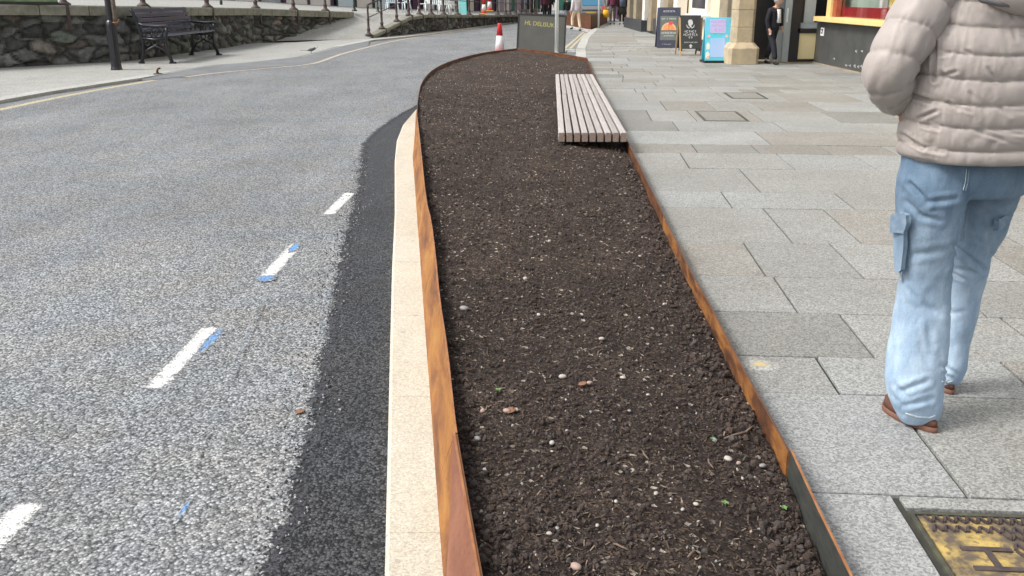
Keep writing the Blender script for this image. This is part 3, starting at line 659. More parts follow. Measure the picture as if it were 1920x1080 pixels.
def slab(s0, s1, b0, b1, c0=None, c1=None, z=PAVE):
    if b1 - b0 < .03: return
    g = .007; c0 = b0 if c0 is None else c0; c1 = b1 if c1 is None else c1
    s0 += .0038; s1 -= .0038; z += R.uniform(-.0025, .0025)
    q = [AX * s0 + BX * (b0 + g), AX * s0 + BX * (b1 - g), AX * s1 + BX * (c1 - g), AX * s1 + BX * (c0 + g)]; h = .003; cen = sum(q, Vector()) / 4
    mb.col = tint(); top = [p + (cen - p).normalized() * h for p in q]
    vs = [(p.x, p.y, z - .04) for p in q] + [(p.x, p.y, z - .003) for p in q] + [(p.x, p.y, z) for p in top]
    mb.add(vs, [(8, 9, 10, 11)] + [(i, (i + 1) % 4, 4 + (i + 1) % 4, 4 + i) for i in range(4)] + [(4 + i, 4 + (i + 1) % 4, 8 + (i + 1) % 4, 8 + i) for i in range(4)])
def row(s0, s1, joints, bmax):
    l0, l1 = left_b(s0), left_b(s1); bs = [None] + [j for j in joints if j > max(l0, l1) + .08]
    last = bs[-1] if len(bs) > 1 else max(l0, l1)
    while last < bmax: last += R.choice((.62, .75, .9, 1.05)); bs.append(last)
    for a, b in zip(bs, bs[1:]):
        if a is None: slab(s0, s1, l0, b, l1, b)
        else: slab(s0, s1, a, b)
# rows near the cover
sA = sb(P(1600, 925, PAVE))[0]; jb = sb(P(1682, 942, PAVE))[1]; thin = sb(P(1850, 957, PAVE))[0]
cov_s1 = thin - .012; cov_s0 = cov_s1 - .50; cov_b0 = jb + .018; cov_b1 = cov_b0 + .66
slab(cov_s0, sA, left_b(cov_s0), jb, left_b(sA), jb)
slab(thin, sA, jb + .014, jb + 1.0); slab(thin, sA, jb + 1.0, jb + 2.0); slab(cov_s0, thin, cov_b1 + .02, cov_b1 + .8); slab(cov_s0, thin, cov_b1 + .8, cov_b1 + 1.9)
for k in range(3):
    s1 = cov_s0 - k * .5; row(s1 - .5, s1, [left_b(s1) + .5 + .3 * k, left_b(s1) + 1.3 + .2 * k], 4)
sref = [(sb(P(1500 if v0 < 900 else 1600, v0, PAVE))[0], sb(P(1500, v1, PAVE))[0], v0, v1, js) for v0, v1, js in rowsdef]
s_prev = sA; pits = []
for (s0, s1, v0, v1, js) in sref:
    s0 = s_prev; jl = [sb(P(u, v, PAVE))[1] for u, v in js]; row(s0, s1, jl, 7.6 if s1 < 13 else 7.8); s_prev = s1
s = s_prev
while s < 75:
    h = R.choice((.55, .7, .85, .45)) if s < 30 else 1.1
    if s < 30: row(s, s + h, [left_b(s) + R.uniform(.4, 1.0)], 8)
    else:
        l = left_b(s); slab(s, s + h, l, l + 1.6, left_b(s + h), l + 1.6); slab(s, s + h, l + 1.6, l + 3.3); slab(s, s + h, l + 3.3, l + 5.5)
    s += h
mb.build('paving_slabs', SLAB)['kind'] = 'structure'
# joint bed
mb = MB(); vs = []
for i in range(120):
    y = -1.5 + 78 * i / 119; x = xat(edge, y)[0]; vs += [(x + .01, y, .086), (x + 12, y, .086)]
mb.add(vs, [(2 * i, 2 * i + 1, 2 * i + 3, 2 * i + 2) for i in range(119)]); struct(mb.build('pavement_joint_bed', mat('joint sand', (.06, .055, .045), (.035, .034, .028), 12, .95)))
# far kerb on the right
def kerbline(path, w_, m, zt=PAVE, L=1.0, side=1, name='kerb'):
    pts = []; 
    for a, b in zip(path, path[1:]):
        n = max(1, round((b - a).length / L))
        for i in range(n): pts.append(a.lerp(b, i / n))
    pts.append(path[-1]); mb = MB()
    for a, b in zip(pts, pts[1:]):
        d = (b - a).normalized(); nr = Vector((-d.y, d.x, 0)) * w_ * side; a2, b2 = a + d * .004, b - d * .004
        q = [a2, b2, b2 + nr, a2 + nr]; k = R.uniform(-.001, .001)
        if side < 0: q = q[::-1]
        mb.add([(p.x, p.y, -.05) for p in q] + [(p.x, p.y, zt + k) for p in q], [(4, 5, 6, 7), (0, 1, 5, 4), (1, 2, 6, 5), (2, 3, 7, 6), (3, 0, 4, 7)])
    return struct(mb.build(name, m))
kerbline([P(1099, 107, PAVE) + Vector((.0, 0, 0))] + kerb_far[1:], .26, KERBG, PAVE + .002)
# double yellow lines beyond the bed
struct(ribbon('yellow_line', [P(1057, 92, .0045), P(1094, 60, .0045)], .12, .0035, YPAINT, .01, .1)); struct(ribbon('yellow_line', [P(1069, 91, .0045), P(1098, 62, .0045)], .12, .0035, YPAINT, .01, .1))
# pale dropped stones at the end of the bed
mb = MB()
for k in range(2):
    a, b = P(1058 + 20 * k, 92, .05), P(1077 + 20 * k, 92, .05); mb.box(((a.x + b.x) / 2, a.y - .7, .02), (b.x - a.x - .02, 1.3, .06))
struct(mb.build('kerb_crossing', KERBG))
# yellow paint mark on a slab
ym_ = blot('yellow_paint_mark', 1424, 682, 30, 8, SYEL, PAVE + .0045)
# small recessed covers in the paving
def recess(name, u0, v0, u1, v1, lab):
    a = P(u0, v1, PAVE); sa, ba = sb(a); s1 = sb(P(u0, v0, PAVE))[0]; b1 = sb(P(u1, v1, PAVE))[1]
    t = thing(name, lab, 'inspection cover', AX * sa + BX * ba + Vector((0, 0, PAVE + .0022)), -.0688)
    mb = MB(); W, H = b1 - ba, s1 - sa; f = .035
    for c, d in (((W / 2, f / 2), (W, f)), ((W / 2, H - f / 2), (W, f)), ((f / 2, H / 2), (f, H - 2 * f)), ((W - f / 2, H / 2), (f, H - 2 * f))): mb.box((c[0], c[1], .001), (d[0], d[1], .003))
    mb.build('frame', STEELG, t); mb = MB(); mb.col = (.86, .84, .8); mb.box((W / 2, H / 2, .0006), (W - 2 * f - .01, H - 2 * f - .01, .003)); mb.build('infill', SLAB, t)
recess('recessed_cover', 1320, 209, 1405, 227, 'nearer stone filled inspection cover with thin dark frame in the paving')
recess('recessed_cover', 1372, 174, 1440, 185, 'farther stone filled inspection cover with thin dark frame in the paving')

# cast iron cover with worn yellow paint
t = thing('hydrant_cover', 'cast iron hydrant cover with worn yellow paint and letters F H', 'hydrant cover', AX * cov_s0 + BX * cov_b0 + Vector((0, 0, PAVE)), -.0688)
W, H = cov_b1 - cov_b0, cov_s1 - cov_s0
mb = MB(); f = .014
for c, d in (((W / 2, f / 2), (W, f)), ((W / 2, H - f / 2), (W, f)), ((f / 2, H / 2), (f, H - 2 * f)), ((W - f / 2, H / 2), (f, H - 2 * f))): mb.box((c[0], c[1], -.012), (d[0], d[1], .016))
mb.build('frame', mat('mossy iron frame', (.1, .1, .06), (.05, .05, .045), 20, .8, .1, .5, 60), t)
m_, nt_, bs_, L_ = nodes('worn yellow cast iron'); co_ = coords(nt_)
fac = ramp(nt_, noi(nt_, co_, 9, 6, .65), [(.42, 0), (.60, 1)]); c_ = mix(nt_, fac, (.13, .10, .07), (.52, .37, .11)); z_ = nt_.nodes.new('ShaderNodeSeparateXYZ'); L_(co_, z_.inputs[0])
L_(mix(nt_, ramp(nt_, noi(nt_, co_, 45, 4), [(.48, 0), (.62, .8)]), c_, (.10, .08, .065)), bs_.inputs['Base Color']); bs_.inputs['Roughness'].default_value = .6; bump(nt_, bs_, noi(nt_, co_, 120, 3), .3, .003); IRONY = m_
IRONB = mat('bare worn iron', (.075, .058, .066), (.13, .10, .09), 25, .5, .4, .3, 80)
mb = MB(); x0, y0, x1, y1 = .022, .02, W - .02, H - .018; mb.box(((x0 + x1) / 2, (y0 + y1) / 2, -.014), (x1 - x0, y1 - y0, .012)); lid = mb.build('lid', IRONY, t)
mb = MB(); nx, ny = 19, 11
for j in range(ny):
    for i in range(nx):
        cx = x0 + .03 + (x1 - x0 - .05) * i / (nx - 1); cy = y0 + .025 + (y1 - y0 - .05) * j / (ny - 1)
        if cx < x0 + .215 and y0 + .07 < cy < y1 - .08: continue
        s = 1 if (j % 2) else -1; pts = []
        for a in range(5):
            q = (a / 4 - .5); pts.append(Vector((cx + q * .026, cy + s * (.009 - .055 * q * q * 2), -.0045)))
        for a, b in zip(pts, pts[1:]): mb.bar(a, b, .0075, .009)
mb.build('ridge', IRONB, lid)
mb = MB(); mb.box((x0 + .125, (y0 + y1) / 2, -.008), (.21, y1 - y0 - .125, .003)); mb.build('letter_panel', IRONY, lid)
for ch, fy in (('F', .27), ('H', .67)):
    o = text(ch, .20, IRONB, lid, (x0 + .195, y0 + .06 + (y1 - y0 - .12) * fy - .04, -.006), (0, 0, PI / 2), 'letter', .004, 'CENTER', .95)
PL = .045
# ------------------------------------------------------------------ left pavement, kerb, yellow line
KN = [P(u, v, PL) for u, v in [(-330, 250), (-120, 210), (0, 189), (100, 171), (180, 159), (262, 147), (296, 141), (350, 132), (400, 123), (480, 117), (565, 107), (605, 97), (640, 87), (700, 75), (770, 68), (830, 61), (880, 54), (925, 47), (968, 41)]]
W1 = [Vector(p) for p in [(-17.5, 14.8, 0), (-13.2, 17.4, 0)]] + [P(u, v, PL) for u, v in [(0, 128), (60, 124), (235, 115), (410, 92), (480, 80)]] + [Vector((-6.1, 36, 0))]
for p in W1: p.z = 0
Z1 = [1.5, 1.42, 1.36, 1.35, 1.30, 1.20, 1.13, .93]
W2 = [Vector((-5.15, 34.2, 0)), Vector((-4.0, 38, 0)), Vector((-3.0, 41.5, 0)), Vector((-1.5, 47.6, 0)), Vector((0, 54, 0)), Vector((1.6, 60, 0))]
Z2 = [.14, .80, .72, .58, .47, .4]
mb = MB(); vs = []
outer = [Vector((-12.5, 30, 0)), Vector((-20, 25, 0))]
K = KN; n = 60
def along(path, k):
    L = [0]
    for a, b in zip(path, path[1:]): L.append(L[-1] + (b - a).length)
    t = k * L[-1]
    for i in range(len(path) - 1):
        if t <= L[i + 1] + 1e-9: return path[i].lerp(path[i + 1], (t - L[i]) / (L[i + 1] - L[i]))
    return path[-1].copy()
far_side = [Vector((p.x, p.y, PL)) for p in W1[:-1]] + [Vector((-7.0, 31, PL)), Vector((-5.1, 34.6, PL))] + [Vector((p.x - .1, p.y, PL)) for p in W2[1:]]
def kx(path, Y): return xat(path, Y)[0]
ys = [9 + .6 * i for i in range(90)]
FS = sorted(far_side, key=lambda p: p.y)
for y in ys: vs += [(kx(FS, y) - .3, y, PL), (kx(sorted(KN, key=lambda p: p.y), y), y, PL)]
mb.add(vs, [(2 * i, 2 * i + 1, 2 * i + 3, 2 * i + 2) for i in range(len(ys) - 1)]); struct(mb.build('pavement', CONC))
kerbline(KN[:7], .28, KERBG, PL + .006, .9, 1); kerbline(KN[12:], .28, KERBG, PL + .004, .9, 1)
# dropped tarmac edge between the kerb ends
DS = [P(u, v, .0) for u, v in [(270, 152), (350, 143), (400, 137), (480, 129), (560, 122), (592, 118), (622, 107), (642, 100), (690, 89)]]
mb = MB(); vs = []
for i in range(41):
    k = i / 40; a = along(KN[5:14], k); b = along(DS, k); vs += [(a.x - .12, a.y, PL + .004), (b.x, b.y, .006)]
mb.add(vs, [(2 * i, 2 * i + 1, 2 * i + 3, 2 * i + 2) for i in range(40)]); struct(mb.build('tarmac_edge', mat('smooth grey tarmac', (.15, .155, .16), (.2, .205, .21), 2, .7, bmp=.3, bscale=60)))
YL = smooth([P(u, v, .0045) for u, v in [(-300, 272), (-100, 228), (0, 205), (100, 184), (200, 165), (290, 150)]], 1)
struct(ribbon('yellow_line', YL, .21, .0035, YPAINT, .012, .03))
YL2 = smooth([P(u, v, .0045) for u, v in [(345, 145), (400, 137.5), (480, 130), (560, 123), (592, 119), (622, 108), (642, 101), (680, 91), (720, 81), (760, 73), (840, 62), (900, 53)]], 1)
struct(ribbon('yellow_line', YL2, .17, .009, CPAINT, .02, .05))
# little rusty post stub
t = thing('post_stub', 'small rusty bent stub of a post at the edge of the left pavement', 'post stub', P(296, 139, PL)); t.scale = (.7, .7, .7)
mb = MB(); mb.tube([(0, 0, -.02), (-.01, 0, .09), (.02, 0, .15), (.09, 0, .17)], [.045, .035, .03, .022], 8); mb.build('stub', RUSTD, t, True)
mb = MB(); mb.lathe([(0, 0), (.13, 0), (.12, .02), (.05, .035), (0, .035)], n=12); mb.build('foot', IRONR, t, True)

# ------------------------------------------------------------------ rubble retaining walls
def rubble_wall(name, path, tops, lab, ch=.2, zb=0.0, step=.04, cope_len=1.1):
    t = thing(name, lab, 'stone wall', (0, 0, 0)); mb = MB(); mb.smooth = True
    L = [0]
    for a, b in zip(path, path[1:]): L.append(L[-1] + (b - a).length)
    def at(s):
        for i in range(len(path) - 1):
            if s <= L[i + 1] or i == len(path) - 2:
                k = (s - L[i]) / (L[i + 1] - L[i]); d = (path[i + 1] - path[i]).normalized(); return path[i].lerp(path[i + 1], k), tops[i] + (tops[i + 1] - tops[i]) * k, Vector((d.y, -d.x, 0))
    ns = int(L[-1] / step); nz = 30; vs = []; cols = []
    for i in range(ns + 1):
        s = L[-1] * i / ns; p, zt, nr = at(s)
        for j in range(nz + 1):
            z = zb + max(.02, zt - ch - zb) * j / nz
            q = Vector((s * 2.1, z * 4.3, 3.1)); q += Vector((noise.noise(q * 1.7), noise.noise(q * 1.7 + Vector((9, 9, 9))), 0)) * .35
            dist, pts = noise.voronoi(q); e = dist[1] - dist[0]; h = min(1, e * 2.6); cid = noise.cell(pts[0] * 7.31)
            cid = (math.sin(pts[0].x * 127.1 + pts[0].y * 311.7) * 43758.5) % 1; c2 = (math.sin(pts[0].x * 269.5 + pts[0].y * 183.3) * 9871.3) % 1
            off = .09 * (h ** .6) + .06 * cid * h + .02 * noise.noise(q * 4)
            vs.append(p + nr * (off - .08) + Vector((0, 0, z)))
            g = .05 + .18 * c2; k = .25 + .75 * min(1, h * 1.6)
            base = Vector((g * 1.0, g, g * .94)) if cid < .7 else Vector((g * 1.1, g * .97, g * .84)) if cid < .82 else Vector((g * .8, g * .88, g * .72))
            cols.append(tuple(base * k + Vector((.02, .02, .018)) * (1 - k)))
    for i in range(ns):
        for j in range(nz):
            a = i * (nz + 1) + j; mb.f.append([a, a + nz + 1, a + nz + 2, a + 1]); mb.m.append(0); mb.c.append(cols[a]); mb.sm.append(True)
    mb.v = [tuple(v) for v in vs]
    mb.build('stonework', RUBBLE, t, True)
    mb = MB(); s = 0.0
    while s < L[-1] - .05:
        l = min(cope_len * R.uniform(.8, 1.25), L[-1] - s); p, z0, nr = at(s + .008); q, z1, nr2 = at(s + l - .008)
        ringsv = []
        for (c, z, n_) in ((p, z0, nr), (q, z1, nr2)):
            ringsv += [c + n_ * .1 + Vector((0, 0, z - ch)), c + n_ * .12 + Vector((0, 0, z - .03)), c + n_ * .09 + Vector((0, 0, z)), c - n_ * .28 + Vector((0, 0, z)), c - n_ * .28 + Vector((0, 0, z - ch))]
        mb.add(ringsv, [(0, 5, 6, 1), (1, 6, 7, 2), (2, 7, 8, 3), (3, 8, 9, 4), (4, 9, 5, 0), (0, 1, 2, 3, 4), (9, 8, 7, 6, 5)]); s += l
    mb.build('coping', COPE, t, bevel=.008)
    return t, at, L[-1]
w1, at1, L1 = rubble_wall('retaining_wall', W1, Z1, 'mossy rubble stone retaining wall with long coping behind the black bench', .22)
w2, at2, L2 = rubble_wall('retaining_wall', W2, Z2, 'low rubble stone wall with coping that follows the road beyond the ramp', .13, 0, .06, 1.6)
# terrace and ramp
mb = MB(); front = [(at1(L1 * i / 30)) for i in range(31)]; fr = [Vector((p.x, p.y, z - .02)) - n_ * .25 for p, z, n_ in front]
fr2 = [Vector((p.x, p.y, z - .02)) - n_ * .25 for p, z, n_ in [at2(3.95 + (L2 - 3.95) * i / 20) for i in range(21)]]
allf = fr + fr2; vs = []
for i, p in enumerate(allf): vs += [p, p + Vector((-6 + 3 * i / 50, 34, .0))]
mb.add(vs, [(2 * i, 2 * i + 2, 2 * i + 3, 2 * i + 1) for i in range(len(allf) - 1)]); struct(mb.build('terrace', CONC))
mb = MB(); mb.add([P(492, 78, PL + .003), P(692, 72, PL + .003), fr2[0] + Vector((.12, 0, 0)), fr[-1]], [(0, 1, 2, 3)]); mb.add([P(692, 72, PL + .003), Vector((-5.1, 34.3, .1)), fr2[0] + Vector((.25, -.3, 0)), fr2[0] + Vector((.12, 0, 0))], [(0, 1, 2, 3)])
struct(mb.build('ramp', CONC))
blk = MB(); 
# railing posts
def px_of(p): 
    d = p - Vector((0, 0, CAMZ)); zc = d.y * cp - d.z * sp; return 960 + F * d.x / zc
def find(at, L, u):
    return min((abs(px_of(at(L * i / 900)[0] + Vector((0, 0, at(L * i / 900)[1]))) - u), i) for i in range(901))[1] * L / 900
def rail_post(mat_, h=1.05, stay=True, r=1.0):
    t = thing('railing_post', 'x', 'railing post')
    mb = MB(); mb.lathe([(0, 0), (.15 * r, 0), (.15 * r, .03), (.12 * r, .05), (.07 * r, .09), (.06 * r, .16), (.075 * r, .19), (.075 * r, .22), (.05 * r, .25), (.045 * r, .5), (.06 * r, .54), (.06 * r, .57), (.042 * r, .6), (.038 * r, h - .1), (.055 * r, h - .07), (.055 * r, h - .03), (.04 * r, h), (0, h)], n=14)
    mb.build('shaft', mat_, t, True)
    if stay:
        mb = MB(); mb.bar((0, .0, .02), (0, -.16, .0), .08, .03); mb.bar((0, -.16, .0), (0, -.185, -.46), .07, .035); mb.build('wall_stay', mat_, t)
    return t
pr1, pr2, pr3 = rail_post(IRONR), rail_post(IRONR, r=.9), rail_post(IRONG, stay=False, r=.7)
ord_ = ['first', 'second', 'third', 'fourth', 'fifth', 'sixth', 'seventh', 'eighth', 'ninth', 'tenth', 'eleventh', 'twelfth', 'thirteenth', 'fourteenth', 'fifteenth', 'sixteenth', 'seventeenth', 'eighteenth']
tops1 = []
labs = ['brown cast iron railing post on the coping left of the lamp post', 'brown railing post on the coping above the backrest of the black bench', 'brown railing post on the coping just right of the black bench', 'brown railing post on the wall, second to the right of the bench', 'brown railing post on the wall, third to the right of the bench', 'brown railing post on the last stretch of wall before the ramp']
for i, (u, lb) in enumerate(zip((123, 273, 392, 482, 553, 613), labs)):
    s = find(at1, L1, u); p, z, n_ = at1(s); o = pr1 if i == 0 else copy_tree(pr1)
    o.location = (p.x - n_.x * .06, p.y - n_.y * .06, z); o.rotation_euler.z = math.atan2(n_.x, -n_.y) * 1.0; o['label'] = lb; o['group'] = 'railing posts on the long stone wall'; tops1.append(o.location.copy())
tops2 = []
us2 = [689, 719, 747, 769, 789, 811, 834, 860, 882, 905, 935, 950, 958, 969, 979, 988, 997, 1006]
for i, u in enumerate(us2):
    s = find(at2, L2, u); p, z, n_ = at2(s); o = pr2 if i == 0 else copy_tree(pr2)
    o.location = (p.x - n_.x * .06, p.y - n_.y * .06, z); o.rotation_euler.z = math.atan2(n_.x, -n_.y); o['group'] = 'railing posts on the low stone wall'; tops2.append(o.location.copy())
    o['label'] = 'nearest railing post, standing at the foot of the ramp' if i == 0 else '%s railing post from the foot of the ramp on the low wall' % ord_[i]
for i, (u, z, Y) in enumerate([(415, 1.1, 33), (664, .95, 36.2), (708, .82, 41), (855, .7, 50)]):
    o = pr3 if i == 0 else copy_tree(pr3); q = PY(u, 10, Y); o.location = (q.x, Y, z); o['group'] = 'posts standing on the upper terrace'
    o['label'] = ['dark green post on the terrace behind the gap right of the bench', 'brown green post where the long wall meets the ramp', 'slim dark post on the terrace behind the top of the ramp', 'slim dark green post on the terrace left of the turquoise board'][i]
for nm, tp, lab in (('handrail', [tops1[0] + Vector((-4, -2.6, .05))] + tops1, 'round iron handrail over the long wall posts'), ('handrail', tops2, 'round iron handrail over the low wall posts')):
    mb = MB(); mb.tube([p + Vector((0, 0, 1.06)) for p in tp], .03, 8); mb.tube([p + Vector((0, 0, .62)) for p in tp], .018, 8); tag(mb.build(nm, IRONR, smooth=True), lab, 'handrail')
# planter trough on the coping at the far left
t = thing('trough', 'long low dark trough with green planting on the wall top, far left', 'planter', (0, 0, 0)); a = at1(find(at1, L1, 108)); b = at1(find(at1, L1, -160))
A = Vector((a[0].x, a[0].y, a[1] + .03)) - a[2] * .02; B = Vector((b[0].x, b[0].y, b[1] + .03)) - b[2] * .02
mb = MB(); mb.bar(A, B, .2, .06); mb.build('tray', BLK, t); mb = MB(); mb.bar(A + Vector((0, 0, .06)), B + Vector((0, 0, .06)), .16, .06); mb.build('panel', mat('pale green stripe', (.35, .45, .25), (.05, .14, .05), 1.6, .6), t)
mb = MB()
for k in range(900):
    p = A.lerp(B, R.random()) + Vector((R.gauss(0, .05), R.gauss(0, .05), R.uniform(.08, .3))); d = Vector((R.uniform(-1, 1), R.uniform(-1, 1), R.uniform(0, 1))).normalized() * .04; e = d.cross(Vector((.3, .2, 1))).normalized() * .018
    mb.add([p, p + d * .5 + e, p + d, p + d * .5 - e], [(0, 1, 2, 3)])
mb.build('foliage', LEAFM, t)
# lamp post
lp = P(219, 131, PL); t = thing('lamp_post', 'tall black lamp post with worn brown side pipe left of the bench', 'lamp post', lp)
mb = MB(); mb.lathe([(0, 0), (.118, 0), (.112, .04), (.105, .06), (.1, .92), (.085, .97), (.065, 1.0), (.06, 4.6), (0, 4.6)], n=12); mb.build('pole', IRON, t)
mb = MB(); mb.box((0, -.104, .5), (.1, .012, .6)); mb.build('door', IRON, t, bevel=.004)
mb = MB(); mb.tube([(.1, .0, .92), (.1, 0, 1.1), (.095, 0, 3.2)], [.055, .048, .045], 10); mb.build('side_pipe', mat('peeling brown pipe', (.08, .055, .05), (.16, .13, .1), 12, .7, bmp=.4), t, True)
mb = MB(); mb.tube([(.1 + .062 * math.cos(a), .062 * math.sin(a), .985 + .03 * math.sin(a)) for a in [PI * 2 * k / 14 for k in range(15)]], .008, 6); mb.tube([(.16, 0, .985), (.19, -.02, 1.03)], .006, 5); mb.build('orange_tie', mat('orange tie', (.6, .25, .12), rough=.5), t, True)
mb = MB(); mb.tube([(0, 0, 4.5), (.3, -.3, 4.75), (.7, -.7, 4.8)], [.05, .045, .04], 8); mb.build('arm', IRON, t, True); mb = MB(); mb.lathe([(0, 4.62), (.22, 4.64), (.2, 4.74), (.06, 4.86), (0, 4.87)], (.7, -.7, 0), 14); mb.build('lantern', IRON, t, True)
# black bench, cast iron ends
bx = thing('park_bench', 'black slatted park bench with scrolled cast iron ends against the stone wall', 'bench', (-8.08, 22.9, PL), -.04)
def endframe(y):
    e = MB(); X = lambda pts: [(x, y, z) for x, z in pts]
    e.tube(X([(-.36, 0), (-.30, .2), (-.28, .45), (-.30, .62), (-.34, .85), (-.42, 1.1), (-.47, 1.19), (-.5, 1.17)]), [.045, .035, .035, .035, .035, .035, .04, .02], 8)     # rear leg and back
    e.tube(X([(.36, 0), (.27, .3), (.26, .5), (.30, .7), (.31, .8)]), [.045, .036, .032, .035, .03], 8)                                           # front leg
    e.tube(X([(-.36, .9), (-.22, .84), (.1, .82), (.3, .83), (.4, .79), (.42, .73), (.36, .71)]), [.025, .03, .034, .034, .03, .025, .018], 8)       # arm rest
    e.tube(X([(-.29, .56), (0, .53), (.27, .56)]), .03, 8)
    e.tube(X([(-.32, .1), (-.2, .3), (0, .4), (.2, .3), (.32, .1)]), .024, 8)
    for cx, cz, r in ((-.12, .68, .09), (.1, .68, .09), (0, .47, .06), (-.17, .45, .05), (.17, .45, .05), (.0, .76, .035)):
        e.tube(X([(cx + r * math.cos(a), cz + r * math.sin(a)) for a in [2 * PI * k / 12 for k in range(13)]]), .016, 6)
    for k in range(4): e.tube(X([(-.2 + .13 * k, .56), (-.16 + .13 * k, .8)]), .012, 5)
    e.tube(X([(-.42, 0), (-.3, 0.02)]), .04, 8); e.tube(X([(.3, .02), (.44, 0)]), .04, 8)
    e.build('end_frame', IRON, bx, True)
endframe(-1.52); endframe(1.52)
for k in range(5):
    k_ = k / 4; mb = MB(); x = -.25 - .13 * k_ ** 1.3; z = .74 + .42 * k_; mb.bar((x, -1.52, z), (x, 1.52, z), .03, .085, up=(0, 0, 1)); mb.build('back_slat', BSLAT, bx, bevel=.01)
for k in range(6):
    mb = MB(); x = -.22 + .1 * k; mb.bar((x, -1.52, .60 + .012 * (k - 2.5) ** 2 / 3), (x, 1.52, .60 + .012 * (k - 2.5) ** 2 / 3), .08, .035); mb.build('seat_slat', BSLAT, bx, bevel=.008)
mb = MB(); mb.box((-.375, .0, 1.165), (.012, .22, .05), ry=.2); mb.build('plaque', ALU, bx, bevel=.004)
# wagtail
t = thing('bird', 'small black and white wagtail standing on the left pavement', 'bird', P(583, 100, PL)); s = 1.7
sk = lambda pts: [(Vector(p) * s, r * s) for p, r in pts]
body = skin('body', [sk([((0, 0, .055), .024), ((.035, 0, .062), .026), ((.07, 0, .078), .017), ((.085, 0, .095), .017)]), sk([((0, 0, .055), .024), ((-.03, 0, .05), .016), ((-.06, 0, .047), .007)])], mat('grey bird plumage', (.05, .053, .058), (.12, .125, .13), 30, .8), t, 2)
mb = MB(); mb.box((-.11 * s, 0, .045 * s), (.12 * s, .012 * s, .004 * s), ry=.05); mb.build('tail', BSHOE, t); mb = MB(); mb.loft([[(Vector((.1, .0, .094)) + Vector((0, .004 * math.cos(a), .004 * math.sin(a)))) * s for a in (0, 1.57, 3.14, 4.71)], [Vector((.122, .0002 * k, .093)) * s for k in range(4)]]); mb.build('beak', BSHOE, t)
mb = MB(); mb.ico(Vector((.086, 0, .093)) * s, .0145 * s, 2, (1, 1.15, .8), 0, Matrix.Identity(3)); mb.build('face_patch', SHIRT, t, True)
for y in (-.01, .01):
    mb = MB(); mb.tube([Vector((.01, y, .04)) * s, Vector((.005, y, .02)) * s, Vector((.01, y, .001)) * s], .002 * s, 5); mb.tube([Vector((-.005, y, .002)) * s, Vector((.025, y, .002)) * s], .0018 * s, 5); mb.build('leg', BSHOE, t)

# ------------------------------------------------------------------ cones
def cone(loc, h=.76, base=True, lab='', inv=False):
    t = thing('traffic_cone', lab, 'traffic cone', loc); mb = MB()
    r = lambda k: .14 + (.052 - .14) * k
    lo = .22 if base else .06; mb.lathe([(r(.0), .03), (r(lo), lo * h)], n=18); mb.build('lower_band', RED if base else CONEW, t, True)
    mb = MB(); mb.lathe([(0, lo * h), (r(lo) + .002, lo * h), (r(.58 if not inv else .55) + .002, .58 * h), (0, .58 * h)], n=18); mb.build('white_sleeve', CONEW, t, True)
    mb = MB(); mb.lathe([(0, .58 * h), (r(.58), .58 * h), (r(.97), h * .97), (r(.99) * .9, h), (0, h)], n=18); mb.build('top', RED, t, True)
    mb = MB(); mb.box((0, 0, .02), (.4, .4, .04)); mb.box((0, 0, .045), (.3, .3, .02)); mb.build('base', CONEY if base else RED, t, bevel=.01)
    return t
cone(P(937, 99, 0), .80, False, 'red and white traffic cone half hidden behind the near soil bed')
for (u, Y, z, lab) in ((907.5, 46.6, .63, 'red and white cone with yellow base on the low stone wall'), (918, 48.2, .75, 'second red and white cone, just behind the one on the low wall')):
    q = PY(u, 36, Y); cone((q.x, Y, z), .8, True, lab)

# ------------------------------------------------------------------ terrace furniture
def chair(loc, rz, m, lab, name='plastic_chair', cat='chair'):
    t = thing(name, lab, cat, loc, rz)
    for x in (-1, 1):
        for y in (-1, 1):
            mb = MB(); mb.tube([(x * .27, y * .27, 0), (x * .2, y * .2, .43)], [.022, .03], 6); mb.build('leg', m, t, True)
    mb = MB(); mb.box((0, 0, .44), (.46, .46, .035)); mb.build('seat', m, t, bevel=.015)
    mb = MB()
    for k in range(5): mb.bar((-.18 + .09 * k, .21, .46), (-.2 + .1 * k, .27, .85), .05, .015)
    mb.bar((-.23, .27, .86), (.23, .27, .86), .02, .07); mb.build('backrest', m, t)
    mb = MB()
    for x in (-1, 1): mb.tube([(x * .24, .24, .65), (x * .25, -.15, .66), (x * .22, -.2, .45)], .018, 6)
    mb.build('armrest', m, t, True)
LBC = mat('pale blue white plastic', (.6, .68, .74), (.66, .72, .76), 6, .35)
chair((PY(735, 15, 42.5).x, 42.5, .77), .3, LBC, 'white plastic chair on the terrace right of the nearest railing posts'); chair((PY(757, 15, 43.5).x, 43.5, .76), -.5, LBC, 'pale blue plastic chair on the terrace behind the green railing post')
for i, (u, lb) in enumerate(((797, 'silver bistro chair nearest to the plastic chairs'), (815, 'silver bistro chair in the middle of the silver row'), (832, 'silver bistro chair right of the middle one'), (848, 'silver bistro chair closest to the turquoise board'))):
    chair((PY(u, 15, 45).x, 45 + .4 * (i % 2), .70 - .02 * i), .4 * i - .6, ALU, lb, 'bistro_chair')
